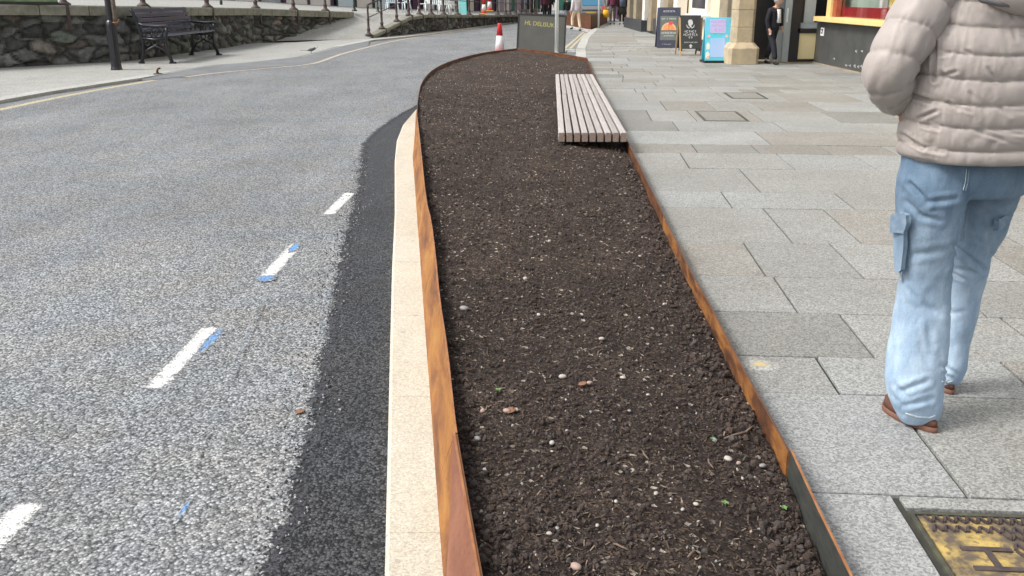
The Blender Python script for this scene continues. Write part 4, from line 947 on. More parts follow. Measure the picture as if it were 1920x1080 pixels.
def aboard(name, lab, loc, w_, h, spread, rz, m, lean=0, frame=None, z0=0.0, fr=.03):
    """folding board: front leaf faces -Y"""
    t = thing(name, lab, 'sandwich board', loc, rz); a = math.atan2(spread / 2, h)
    for s, nm in ((-1, 'front_panel'), (1, 'rear_panel')):
        f = bpy.data.objects.new(nm, None)
        mb = MB(); L = h / math.cos(a)
        mb.box((0, 0, z0 + (L - z0) / 2), (w_, .018, L - z0)); 
        o = mb.build(nm, m, t, bevel=.004); o.location = (0, s * spread / 2, 0); o.rotation_euler = (-s * -a if False else s * a, 0, 0)
        if frame:
            mb = MB(); y = -.014 * (1 if s < 0 else -1)
            for x in (-1, 1): mb.box((x * (w_ / 2 - fr / 2 + .006), 0, L / 2), (fr, .034, L))
            mb.box((0, 0, L - fr / 2 + .002), (w_ - 2 * fr + .01, .032, fr)); mb.box((0, 0, z0 + fr / 2), (w_ - 2 * fr + .01, .032, fr)); mb.build('frame', frame, o, bevel=.003)
        if s < 0: front_ = o
    return t, front_, h / math.cos(a)
def scribble(parent, w_, h, x, z, m, n, name='writing', y=-.011, dens=.8):
    """a line of hand lettering too small to read"""
    mb = MB(); cw = w_ / n
    for i in range(n):
        if R.random() > dens and i not in (0, n - 1): continue
        cx = x - w_ / 2 + cw * (i + .5); k = R.randrange(4); a, b = cw * .32, h / 2; q = .16 * min(cw, h)
        segs = {0: [((-a, -b), (-a, b)), ((a, -b), (a, b)), ((-a, 0), (a, 0))], 1: [((-a, b), (a, b)), ((-a, -b), (a, -b)), ((-a, -b), (-a, b))], 2: [((-a, -b), (0, b)), ((0, b), (a, -b))], 3: [((-a, b), (a, b)), ((0, b), (0, -b)), ((-a, 0), (a, 0))]}[k]
        for p, r in segs: mb.bar((cx + p[0], y, z + p[1]), (cx + r[0], y, z + r[1]), q, .003, up=(0, 1, 0))
    return mb.build(name, m, parent)
# big grey chalkboard beyond the bed
t, fpan, L = aboard('chalkboard_sign', 'large grey chalkboard A-sign with yellow writing at the end of the soil bed', (.80, 26.2, 0), 1.34, 1.03, .5, -.03, CHALK, frame=BLK, fr=.045); t.rotation_euler.y = .04
text('HL DELISUK', .165, YCH, fpan, (-.07, -.0115, .74), (PI / 2, .06, 0), ext=.001, sx=.95)
# silver pole
pp = PY(1043, 97, 25.6); t = thing('sign_pole', 'bright galvanised steel pole in front of the grey chalkboard', 'pole', (pp.x, 25.55, 0)); mb = MB(); mb.lathe([(0, 0), (.05, 0), (.05, 3.4), (0, 3.42)], n=14); mb.build('tube', ALU, t, True); mb = MB(); mb.lathe([(.05, .0), (.11, 0), (.1, .02), (.052, .05)], n=14); mb.build('collar', ALU, t, True)
pp.x += 0
pp = P(1122, 53, PAVE); t = thing('sign_pole', 'thin white pole at the far kerb beside the farther steel planter', 'pole', pp); mb = MB(); mb.lathe([(0, 0), (.045, 0), (.045, 3.2), (0, 3.22)], n=12); mb.build('tube', ALU, t, True)
mb = MB(); mb.plate([(-.25, 2.5), (.25, 2.5), (.25, 3.1), (-.25, 3.1)], -.055, -.045); mb.build('plate', WHITEP, t)
# turquoise board on terrace
q = PY(866, 26, 49); t, fpan, L = aboard('sandwich_board', 'small turquoise board behind the railing of the low wall', (q.x, 49, .56), .5, .95, .35, .2, mat('turquoise board', (.2, .66, .66), (.26, .7, .7), 8, .5), frame=DGREEN); scribble(fpan, .3, .05, 0, .4, SHIRT, 6); scribble(fpan, .3, .05, 0, .55, SHIRT, 5)
# navy grapefruit board
q = P(1251, 89, PAVE); t, fpan, L = aboard('sandwich_board', 'navy sandwich board with a grapefruit poster, farthest of the three boards', q, .64, 1.10, .6, -.05, NAVY, frame=NAVY, fr=.07)
mb = MB(); mb.box((0, -.011, .56), (.49, .006, .68)); poster = mb.build('poster', mat('grey green poster', (.17, .2, .18), (.12, .14, .13), 3, .3), fpan)
def disc(r, z, y, m, half=True, nm='fruit', x=0, n=20, parent=None):
    mb = MB(); pts = [(x + r * math.cos(PI * k / n), z + r * math.sin(PI * k / n)) for k in range(n + 1)] if half else [(x + r * math.cos(2 * PI * k / n), z + r * math.sin(2 * PI * k / n)) for k in range(n)]
    mb.plate(pts, y, y + .002); return mb.build(nm, m, parent or poster)
disc(.215, .50, -.0175, mat('peel', (.72, .42, .2)), nm='peel'); disc(.198, .50, -.0195, mat('pith', (.78, .6, .45)), nm='pith'); disc(.185, .50, -.0215, mat('grapefruit flesh', (.75, .2, .1), (.8, .4, .14), 8, .4), nm='flesh'); disc(.055, .70, -.0235, mat('berry', (.68, .04, .08), (.7, .1, .12), 20, .3), False, 'berry', .05)
mb = MB(); mb.plate([(-.006, .50), (.006, .50), (.006, .68), (-.006, .68)], -.0245, -.0225); mb.build('pith_line', mat('dark pith', (.3, .06, .03)), poster)
scribble(poster, .42, .035, 0, .82, SHIRT, 12, y=-.016); scribble(poster, .42, .045, 0, .42, SHIRT, 9, y=-.016, dens=1); scribble(poster, .3, .03, 0, .34, SHIRT, 9, y=-.016, dens=1)
scribble(fpan, .34, .045, 0, 1.03, SHIRT, 9, y=-.022, dens=1); scribble(fpan, .26, .02, -.06, .1, SHIRT, 10, y=-.022)
# black chalkboard with pine legs
q = P(1290, 103, PAVE); t, fpan, L = aboard('sandwich_board', 'black chalkboard A-board on pine legs between navy and turquoise boards', q, .54, .96, .6, .04, CHALKD, z0=.17)
for o in [c for c in t.children]:
    for x in (-1, 1):
        mb = MB(); mb.box((x * .262, .0, .47), (.035, .026, .945)); mb.build('leg', PALEW if x < 0 else BROWNL, o)
scribble(fpan, .3, .05, 0, .60, WCH, 6, dens=1); scribble(fpan, .36, .055, 0, .52, WCH, 7, dens=1); scribble(fpan, .12, .05, 0, .445, WCH, 2, dens=1); scribble(fpan, .34, .03, 0, .33, WCH, 11, dens=1)
mb = MB(); mb.bar((0, -.011, .19), (0, -.011, .24), .04, .003, up=(0, 1, 0)); mb.plate([(-.05, .235), (.05, .235), (0, .29)], -.013, -.010); mb.build('arrow', WCH, fpan)
mb = MB(); mb.plate([(-.05, .76), (-.02, .73), (.0, .70), (.03, .70), (.02, .75), (.06, .78), (.055, .86), (.02, .90), (-.04, .89), (-.065, .84), (-.05, .8)], -.013, -.010)
for s in (-1, 1): mb.tube([(s * .03, -.012, .68), (s * .08, -.012, .71), (s * .1, -.012, .77)], [.014, .012, .004], 5)
mb.build('emblem', WCH, fpan)
# turquoise board
q = P(1341, 117, PAVE); t, fpan, L = aboard('sandwich_board', 'bright turquoise poster board with pink lettering beside the sandstone pillar', q, .57, .97, .4, .03, TURQ, z0=.05)
mb = MB(); mb.box((0, -.012, .80), (.36, .005, .30)); mb.build('title_panel', LILAC, fpan, bevel=.002)
mb = MB(); mb.box((0, -.012, .33), (.33, .005, .42)); mb.build('lower_panel', mat('pale blue print', (.33, .56, .85), (.45, .55, .85), 3, .4), fpan, bevel=.002)
for z, n_, h in ((.905, 9, .06), (.82, 8, .055), (.72, 6, .07)): scribble(fpan, .33, h, 0, z, PINK, n_, y=-.016, dens=1)
scribble(fpan, .3, .015, 0, .625, SHIRT, 12, y=-.013)
for x, z in ((-.2, .58), (.2, .58), (-.22, .12), (.22, .12)): disc(.035, z, -.013, PEACH, False, 'flower', x, 9, fpan)
for x, z in ((-.215, .36), (.215, .36), (-.225, .17), (.225, .17)):
    mb = MB(); mb.plate([(x - .045, z - .07), (x + .03, z - .06), (x + .045, z + .03), (x, z + .09), (x - .04, z + .05)], -.0125, -.0105); mb.build('blossom', PALEG, fpan)
mb = MB(); mb.box((0, 0, .03), (.6, .5, .05)); mb.build('base', BLK, t, bevel=.01)
# ------------------------------------------------------------------ shops on the right
def bw(u, Y): return PY(u, 50, Y).x
# sandstone pillar
cpos = P(1394, 121, PAVE); t = thing('stone_pillar', 'buff sandstone pillar with worn square base outside the shop doorway', 'pillar', (cpos.x, cpos.y + .33, PAVE))
def rsq(r, z, ch=.28):
    c = r * ch; pts = [(r, -r + c), (r, r - c), (r - c, r), (-r + c, r), (-r, r - c), (-r, -r + c), (-r + c, -r), (r - c, -r)]
    return [Vector((x, y, z)) for x, y in pts]
mb = MB(); mb.loft([q[::-1] for q in (rsq(.335, 0, .2), rsq(.335, .34, .2), rsq(.30, .38, .25), rsq(.235, .46))]); mb.build('base', STONE, t, bevel=.01)
mb = MB(); z = .462
for h in (.32, .36, .6, .6, .6): mb.loft([q[::-1] for q in (rsq(.225, z), rsq(.225, z + h - .012), rsq(.215, z + h - .004))]); z += h
mb.build('shaft', STONE, t, bevel=.006)
mb = MB(); mb.loft([q[::-1] for q in (rsq(.22, z), rsq(.34, z + .2, .2), rsq(.34, z + .35, .2))]); mb.build('capital', STONE, t)
ZU = 3.3                                  # lintel height
# shop with the charcoal riser
sx = 6.70; yc0, yc1 = 20.75, 3.0
shop = thing('shop', 'shop with charcoal riser, yellow cream window frame and crimson display', 'shop', (sx, 20, 0))
def part(name, m, boxes, parent=shop, bevel=0, org=(sx, 20, 0)):
    mb = MB()
    for c, d in boxes: mb.box(Vector(c) - Vector(org), d)
    return mb.build(name, m, parent, bevel=bevel)
ym = lambda a, b: (a + b) / 2
part('stall_riser', RISER, [((sx + .16, ym(yc0, yc1), .55), (.3, yc0 - yc1, .92))])
part('skirting', STONE2, [((sx + .15, ym(yc0, yc1), .105), (.34, yc0 - yc1 + .03, .05))])
part('sill', YFRAME, [((sx + .1, ym(yc0, yc1) - .1, 1.055), (.48, yc0 - yc1 - .1, .10))], bevel=.012)
win = part('window', YFRAME, [((sx + .1, y, 1.9), (.16, .24, 1.6)) for y in (20.15, 16.35, 12.4, 8.4, 4.3)] + [((sx + .1, 12, 2.62), (.14, 17, .16))], bevel=.01)
[part('inner_frame', RBROWN, [((sx + .12, y, 1.85), (.1, .22, 1.5))], win) for y in (16.13, 16.57, 12.18, 12.62, 8.18, 8.62, 19.9)]
[part('glass', GLASSC, [((sx + .16, ym(a, b), 1.8), (.01, abs(a - b) - .5, 1.4))], win) for a, b in ((20.15, 16.35), (16.35, 12.4), (12.4, 8.4), (8.4, 4.3))]
part('display_panel', REDPAN, [((sx + .22, 12, 1.20), (.04, 16.6, .22))])
part('display_back', MINT, [((sx + .40, 12, 1.85), (.04, 16.6, 1.5))])
bx_ = part('display_box', YBOX, [((sx + .31, 17.0, 1.44), (.12, 1.0, .26))]); part('jar', ALU, [((sx + .3, 17.9, 1.42), (.1, .14, .22))]); part('shelf', RBROWN, [((sx + .3, 17.0, 1.59), (.16, 1.4, .03))])
part('fascia', RISER, [((sx + .2, 12, 2.98), (.4, 17.8, .56))]); part('upper_wall', CREAM, [((sx + 2.2, 11.8, 4.8), (4.2, 18, 3.0))]); part('back_wall', CREAMW, [((sx + 3.2, 11.8, 1.7), (.2, 18, 3.4))])
part('roof', SLATE, [((sx + 2.1, 11.8, 6.38), (4.6, 18.4, .16))])
mb = MB(); o = part('sticker', SHIRT, [((sx + .0, 20.32, .79), (.015, .2, .17))]); part('sticker_mark', CHALKD, [((sx - .01, 20.32, .83), (.01, .09, .03)), ((sx - .01, 20.32, .765), (.01, .07, .03)), ((sx - .01, 20.3, .80), (.01, .03, .05))], o)
mb = MB()
for y, z, a in ((18.65, .20, .05), (18.45, .21, .06), (18.2, .22, .09), (18.0, .22, .07), (17.85, .24, .08), (17.65, .22, .05), (18.2, .5, .07), (17.9, .52, .05), (19.4, .28, .05)):
    mb.box(Vector((sx + .006, y, z)) - Vector((sx, 20, 0)), (.004, .012, a * .8), rx=R.uniform(-.6, .6)); mb.box(Vector((sx + .006, y + .06, z)) - Vector((sx, 20, 0)), (.004, .04, .010), rx=R.uniform(-.6, .6))
mb.build('scuffed_lettering', WCH, shop)
# entrance screen facing the street end
ent = thing('shop_entrance', 'recessed shop entrance with black frames, grey door and cream panel', 'shop entrance', (6.2, 20.9, 0))
E = (6.2, 20.9, 0); ep = lambda n, m, b, parent=ent, bevel=0: part(n, m, b, parent, bevel, E)
xs = lambda u: bw(u, 20.9)
ep('cream_panel', mat('cream enamel', (.80, .68, .38), (.74, .62, .34), 2, .35), [((ym(xs(1496), xs(1537)), 20.86, .46), (xs(1537) - xs(1496), .1, .56))], bevel=.02)
ep('black_plinth', BLK, [((ym(xs(1488), xs(1537)), 20.9, .14), (xs(1537) - xs(1488), .16, .075))]); ep('black_rail', BLK, [((ym(xs(1494), xs(1540)), 20.86, .79), (xs(1540) - xs(1494), .16, .09))])
ep('counter', DOORG, [((ym(xs(1497), xs(1543)), 20.9, .90), (xs(1543) - xs(1497), .14, .12))])
ep('mullion', DOORG, [((xs(1514), 20.88, 1.95), (.24, .1, 2.0))]); ep('black_frame', BLK, [((xs(1489), 20.86, 1.7), (.2, .16, 3.2)), ((xs(1500), 20.92, 1.9), (.09, .1, 2.1))])
ep('dark_window', GLASSD, [((ym(xs(1500), xs(1560)), 20.98, 1.9), (xs(1560) - xs(1500), .02, 2.0))]); ep('green_light', mat('green box', (.1, .35, .03)), [((xs(1531), 20.93, 1.03), (.14, .05, .07))])
d_ = ep('door', DOORG, [((xs(1476), 20.85, 1.25), (.17, .07, 2.3)), ((xs(1463), 20.93, .45), (.34, .05, .7))]); ep('door_glass', GLASSL, [((xs(1467), 20.95, 1.5), (.24, .02, 1.6))], d_); ep('handle', ALU, [((xs(1472), 20.80, 1.12), (.03, .05, .3))], d_)
ep('dark_interior', BLK, [((ym(xs(1415), xs(1462)), 21.6, 1.7), (xs(1462) - xs(1412), .1, 3.2)), ((6.9, 21.75, 1.7), (1.9, .1, 3.2))]); ep('threshold', STONE2, [((6.1, 21.2, .11), (1.7, .9, .03))])
ep('lintel', STONE2, [((6.2, 20.9, 3.15), (2.4, .7, .5))])
# cream building row beyond
row_ = thing('building', 'cream rendered shop row with stone piers and dark plinth beyond the boards', 'building', (5.6, 25, 0)); O = (5.6, 25, 0)
rp = lambda n, m, b, parent=row_, bevel=0: part(n, m, b, parent, bevel, O)
fx = 5.62
rp('wall', CREAM, [((fx + .25, 26.9, 1.9), (.4, 4.4, 3.6)), ((fx + .4, 33, 2.2), (.4, 9.5, 4.2)), ((fx + 2, 34, 5.2), (4, 24, 2.6))]); rp('pier', STONE2, [((fx + .02, 23.95, 1.9), (.62, .9, 3.6))], bevel=.02); rp('side_wall', STONE2, [((fx + .25, 22.6, 1.7), (.3, 1.9, 3.2))])
gp = rp('side_window', GLASSL, [((bw(1378, 23.4), 23.45, 1.5), (.22, .05, 1.2))]); rp('sill_bar', BLK, [((bw(1377, 23.3), 23.35, .87), (.34, .14, .10))])
rp('plinth', PLINTH, [((fx + .05, 27.3, .19), (.14, 4.4, .18)), ((fx + .1, 35.2, .35), (.5, 6.2, .62)), ((fx - .1, 41.5, .3), (.5, 6.0, .5))])
wf = rp('window', CREAMW, [((fx + .0, 28.3, 1.62), (.12, 2.5, 1.3))]); rp('pane', GLASSD, [((fx - .065, 28.3, 1.72), (.02, 1.9, 1.1))], wf); rp('window_sill', PALEBLUE, [((fx - .05, 28.3, .93), (.3, 2.7, .12))], wf, .01)
[rp('pilaster', CREAMW, [((fx - .02, y, 1.9), (.34, .7, 3.4))], bevel=.01) for y in (31.6, 35.2, 39.2)]; [rp('stone_pilaster', STONE2, [((fx - .05, y, 1.9), (.4, .9, 3.4))], bevel=.01) for y in (33.2, 37.0, 41.5, 43.8)]; [rp('shop_window', GLASSD, [((fx + .12, y, 1.6), (.1, 1.4, 1.9))]) for y in (34.2, 38.0, 40.5, 42.8)]
rp('roof', SLATE, [((fx + 2, 34, 6.6), (4.5, 24.5, .2))])
cab = thing('street_cabinet', 'weathered grey board standing behind the black chalkboard under the window', 'board', (bw(1298, 25.2), 25.4, PAVE)); mb = MB(); mb.box((0, 0, .5), (.62, .05, .72)); mb.build('panel', mat('grey green board', (.16, .17, .14), (.2, .2, .17), 5, .6), cab, bevel=.01)
mb = MB(); mb.box((0, -.01, .875), (.66, .08, .03)); mb.build('cap', CREAMW, cab)
mb = MB()
for x in (-.25, .25): mb.box((x, 0, .07), (.05, .3, .14))
mb.build('foot', BLK, cab)
# far end of the street, right side
fr_ = thing('building', 'distant dark fronted shop where the right pavement narrows', 'building', (6.4, 50, 0)); O2 = (6.4, 50, 0)
part('wall', STONE2, [((8.0, 58, 3.2), (3, 26, 6.4))], fr_, 0, O2); [part('shop_window', GLASSD, [((6.46, 52 + 4 * k, 1.6), (.1, 2.6, 1.9))], fr_, 0, O2) for k in range(5)]; [part('door', PURP, [((6.45, 50 + 4 * k, 1.2), (.12, .9, 2.1))], fr_, 0, O2) for k in range(6)]; part('roof', SLATE, [((8, 58, 6.5), (3.6, 26.5, .2))], fr_, 0, O2)
# street end
se = thing('building', 'pale building closing the street far behind the parked car', 'building', (2, 98, 0)); O3 = (2, 98, 0)
part('wall', CREAMW, [((2, 100, 4), (26, 3, 8))], se, 0, O3); [part('window', GLASSD, [((-9 + 2.6 * k, 98.46, z), (1.2, .1, 1.6))], se, 0, O3) for k in range(9) for z in (1.6, 5)]; [part('shop_front', DGREEN, [((-6 + 6 * k, 98.4, .7), (2.6, .12, 1.4))], se, 0, O3) for k in range(4)]; part('roof', SLATE, [((2, 100, 8.2), (27, 4, .4))], se, 0, O3)
# shopfronts along the terrace
spec = [(-27.0, 36, -18.6, 41.5, CREAMW, 'cream shopfront behind the terrace, farthest left'), (-18.4, 41.7, -13.6, 45.5, PALEBLUE, 'pale blue shopfront behind the terrace above the bench'), (-13.4, 45.7, -9.4, 49.4, CREAMW, 'white panelled shopfront behind the long wall'),
        (-9.2, 49.6, -5.9, 53.4, PALEBLUE, 'pale blue panelled shopfront behind the ramp'), (-5.8, 55.0, -3.6, 60, CREAMW, 'white shopfront with purple posts behind the plastic chairs'), (-3.4, 60.4, -1.2, 66, STONE2, 'dark stone shopfront behind the silver chairs'),
        (-1.0, 66.4, 1.0, 72, mat('pink shop paint', (.42, .30, .33), (.36, .26, .29), 4, .6), 'pinkish shopfront behind the far end of the railing'), (1.2, 72.4, 3.0, 79, mat('shop sage', (.2, .24, .2), (.16, .2, .17), 4, .6), 'grey green shopfront behind the chalkboard sign')]
for i, (x0, y0, x1, y1, m, lb) in enumerate(spec):
    a, b = Vector((x0, y0, 0)), Vector((x1, y1, 0)); L = (b - a).length; ang = math.atan2(y1 - y0, x1 - x0); zf = .75 if i < 5 else .5
    t = thing('shopfront', lb, 'shopfront', (x0, y0, zf - .3), ang)
    def sp_(n, mm, bs, bev=0):
        mb = MB()
        for c, d in bs: mb.box(c, d)
        return mb.build(n, mm, t, bevel=bev)
    sp_('wall', CREAMW if m in (CREAMW, PALEBLUE) else m, [((L / 2, 2, 4.6), (L, 4, 3.8)), ((L / 2, 3.5, 1.4), (L, .3, 2.8))]); npn = max(3, int(L / 1.1)); pw = L / npn
    for k in range(npn):
        mm = m if i < 5 else (m, CREAMW, DGREEN, m, PURP)[k % 5]
        if i in (2, 3, 4, 1) and k % 3 == 1: mm = CREAMW if m is PALEBLUE else WHITEP
        if (k * 7 + i) % 5 == 4: sp_('door', PURP if i > 2 else DOORG, [((pw * (k + .5), .12, 1.3), (pw * .8, .06, 2.3))]); sp_('step', STONE2, [((pw * (k + .5), -.1, .15), (pw * .8, .5, .3))]); continue
        sp_('panel', mm, [((pw * (k + .5), 0.02, .7), (pw - .12, .12, .9))], .02); sp_('window', GLASSL if (k + i) % 2 else GLASSD, [((pw * (k + .5), .06, 1.9), (pw - .12, .04, 1.5))])
    [sp_('pilaster', (WHITEP, STONE2, PURP, IRONG, PURP, BLK, WHITEP, BLK)[i], [((pw * k, -.02, 1.4), (.12, .2, 2.8))]) for k in range(npn + 1)]; sp_('roof', SLATE, [((L / 2, 2, 6.6), (L, 4.4, .2))])

# ------------------------------------------------------------------ farther steel planter
t = thing('steel_planter', 'raised rusty steel planter on the far road edge behind the walking woman', 'planter', (0, 0, 0))
a, b, c = P(1063, 48, 0), P(1108, 57.5, 0), P(1138, 43, 0.1); c.z = 0; d_ = a + (c - b); H = .67
for q0, q1, m in ((a, b, RUSTD), (b, c, RUSTD), (a, d_, RUST), (d_, c, RUSTD)):
    mb = MB(); dd = (q1 - q0).normalized(); n_ = Vector((dd.y, -dd.x, 0)) * .02; q1 = q1 - dd * .021
    q0, q1 = q0 + n_ * 0, q1; mb.add([q0, q1, q1 - n_, q0 - n_] + [p + Vector((0, 0, H)) for p in (q0, q1, q1 - n_, q0 - n_)], [(3, 2, 1, 0), (4, 5, 6, 7), (0, 1, 5, 4), (1, 2, 6, 5), (2, 3, 7, 6), (3, 0, 4, 7)]); mb.build('steel_panel', m, t)
mb = MB(); q = [p + Vector((0, 0, H - .1)) for p in (a, b, c, d_)]; mb.add(q, [(0, 1, 2, 3)]); mb.build('soil', SOIL, t)
mb = MB(); e1 = P(1060, 51, 0); e2 = P(1110, 60.5, 0); dd = (e2 - e1).normalized(); mb.bar(e1 + Vector((0, 0, .03)), e2 + Vector((0, 0, .03)), .3, .1); struct(mb.build('kerb', KERBG))

# ------------------------------------------------------------------ parked car, seen from behind
def car(loc, lab):
    t = thing('parked_car', lab, 'car', loc); W = .88
    prof = [(0, .32), (-.02, .55), (.02, .82), (.1, 1.0), (.42, 1.42), (.8, 1.5), (2.0, 1.46), (2.75, 1.02), (3.7, .9), (3.95, .7), (3.98, .35)]
    mb = MB(); rings = []
    for k, wk in ((-1, .86), (-.9, .97), (-.5, 1), (0, 1.0), (.5, 1), (.9, .97), (1, .86)):
        ring = []
        for y, z in prof: tz = max(0, z - .95) * .26; ring.append(Vector((k * W - k * tz * (abs(k)), y + (.05 if abs(k) > .95 else 0), z * (1 if z > .5 else 1) - (.03 if abs(k) > .95 and z > .6 else 0))))
        rings.append(ring)
    mb.loft(rings, True); mb.build('body', mat('silver grey car paint', (.32, .34, .36), (.28, .3, .32), 2, .3, .5, coat=.6), t, True)
    mb = MB(); mb.add([(-.66, .07, .98), (.66, .07, .98), (.56, .40, 1.41), (-.56, .40, 1.41), (-.66, .09, .98), (.66, .09, .98), (.56, .42, 1.40), (-.56, .42, 1.40)], [(0, 1, 2, 3), (7, 6, 5, 4), (0, 4, 5, 1), (2, 6, 7, 3), (1, 5, 6, 2), (3, 7, 4, 0)]); mb.build('rear_window', GLASSB, t)
    mb = MB(); mb.box((0, -.035, .58), (.52, .02, .12)); mb.build('number_plate', mat('yellow plate', (.75, .55, .1), (.7, .5, .08), 4, .4), t, bevel=.004)
    mb = MB(); mb.box((0, -.03, .42), (1.7, .12, .16)); mb.build('bumper', BLK, t, bevel=.03); mb = MB(); mb.box((0, .0, .74), (1.1, .05, .05)); mb.build('trim', PLINTH, t)
    for s in (-1, 1): mb = MB(); mb.box((s * .72, .02, .82), (.22, .08, .26)); mb.build('tail_light', mat('tail light', (.6, .03, .03), (.7, .3, .25), 12, .25), t, bevel=.02)
    for s in (-1, 1):
        for y in (.75, 3.15):
            mb = MB(); n = 22; mb.loft([[Vector((s * .86 + x, y + r * math.cos(2 * PI * k / n), .31 + r * math.sin(2 * PI * k / n))) for k in range(n)] for x, r in ((-.1, .29), (-.09, .31), (.03, .31), (.045, .27))]); wh = mb.build('wheel', BLK, t, True)
            mb = MB(); mb.loft([[Vector((s * .86 + s * x, y + r * math.cos(2 * PI * k / n), .31 + r * math.sin(2 * PI * k / n))) for k in range(n)] for x, r in ((.0, .2), (.055, .19))]); mb.build('rim', ALU, wh)
    mb = MB()
    for s in (-1, 1): mb.add([(s * .80, .75, 1.02), (s * .80, 2.55, 1.02), (s * .72, 1.95, 1.4), (s * .72, .8, 1.4), (s * .83, .75, 1.02), (s * .83, 2.55, 1.02), (s * .75, 1.95, 1.4), (s * .75, .8, 1.4)], [(0, 1, 2, 3), (7, 6, 5, 4)])
    mb.build('side_window', GLASSD, t)
q = PY(1108, 20, 52.5); car((q.x, 52.5, 0), 'silver car with yellow rear plate parked behind the far steel planter')

# ------------------------------------------------------------------ people
def hand_chains(w, d, s, thumb):
    """five short fingers rooted in the palm; w wrist, d direction, thumb side vector"""
    w, d, th = Vector(w), Vector(d).normalized(), Vector(thumb).normalized(); palm = w + d * .05 * s; out = [[(w, .022 * s), (palm, .03 * s)]]
    pn = d.cross(th).normalized()
    for i, (o, l) in enumerate(((-.028, .052), (-.010, .062), (.010, .066), (.028, .058))):
        a = palm + d * .03 * s + th * o * s; b = a + d * l * .55 * s + pn * .012 * s; c = b + d * l * .4 * s + pn * .022 * s
        out.append([(palm, .03 * s), (a, .0105 * s), (b, .0095 * s), (c, .007 * s)])
    a = w + d * .02 * s + th * .035 * s; out.append([(w, .022 * s), (a, .012 * s), (a + d * .03 * s + th * .015 * s, .010 * s), (a + d * .05 * s + th * .015 * s, .007 * s)]); return out
def head(t, body, c, s, hair_m, look, hair='short'):
    """face features, eyes at mid head height; look = yaw the head turns to"""
    c = Vector(c); rot = Euler((0, 0, look)).to_matrix(); f = rot @ Vector((0, -1, 0)); r = rot @ Vector((1, 0, 0))
    mb = MB(); mb.ico(c, .1 * s, 3, (.78, .98, 1.2), 0, rot)
    mb.tube([c + f * .085 * s + Vector((0, 0, .03 * s)), c + f * .118 * s - Vector((0, 0, .02 * s)), c + f * .09 * s - Vector((0, 0, .03 * s))], [.008 * s, .014 * s, .01 * s], 6)
    for q in (-1, 1): mb.ico(c + r * q * .08 * s - Vector((0, 0, .005 * s)), .026 * s, 2, (.4, .8, 1.2), 0, rot)
    mb.ico(c + f * .085 * s - Vector((0, 0, .055 * s)), .022 * s, 2, (1.2, .5, .4), 0, rot)
    mb.build('face', SKINM, body, True)
    mb = MB()
    for q in (-1, 1): mb.ico(c + r * q * .032 * s + f * .085 * s + Vector((0, 0, .008 * s)), .012 * s, 1, (1, .6, .7), 0, rot)
    mb.build('eyes', BSHOE, body)
    mb = MB(); mb.ico(c - f * .018 * s + Vector((0, 0, .03 * s)), .108 * s, 3, (.86, .98, 1.08), .035, rot)
    if hair == 'long': mb.ico(c - f * .05 * s - Vector((0, 0, .08 * s)), .1 * s, 3, (.95, .7, 1.5), .04, rot)
    mb.build('hair', hair_m, t, True)
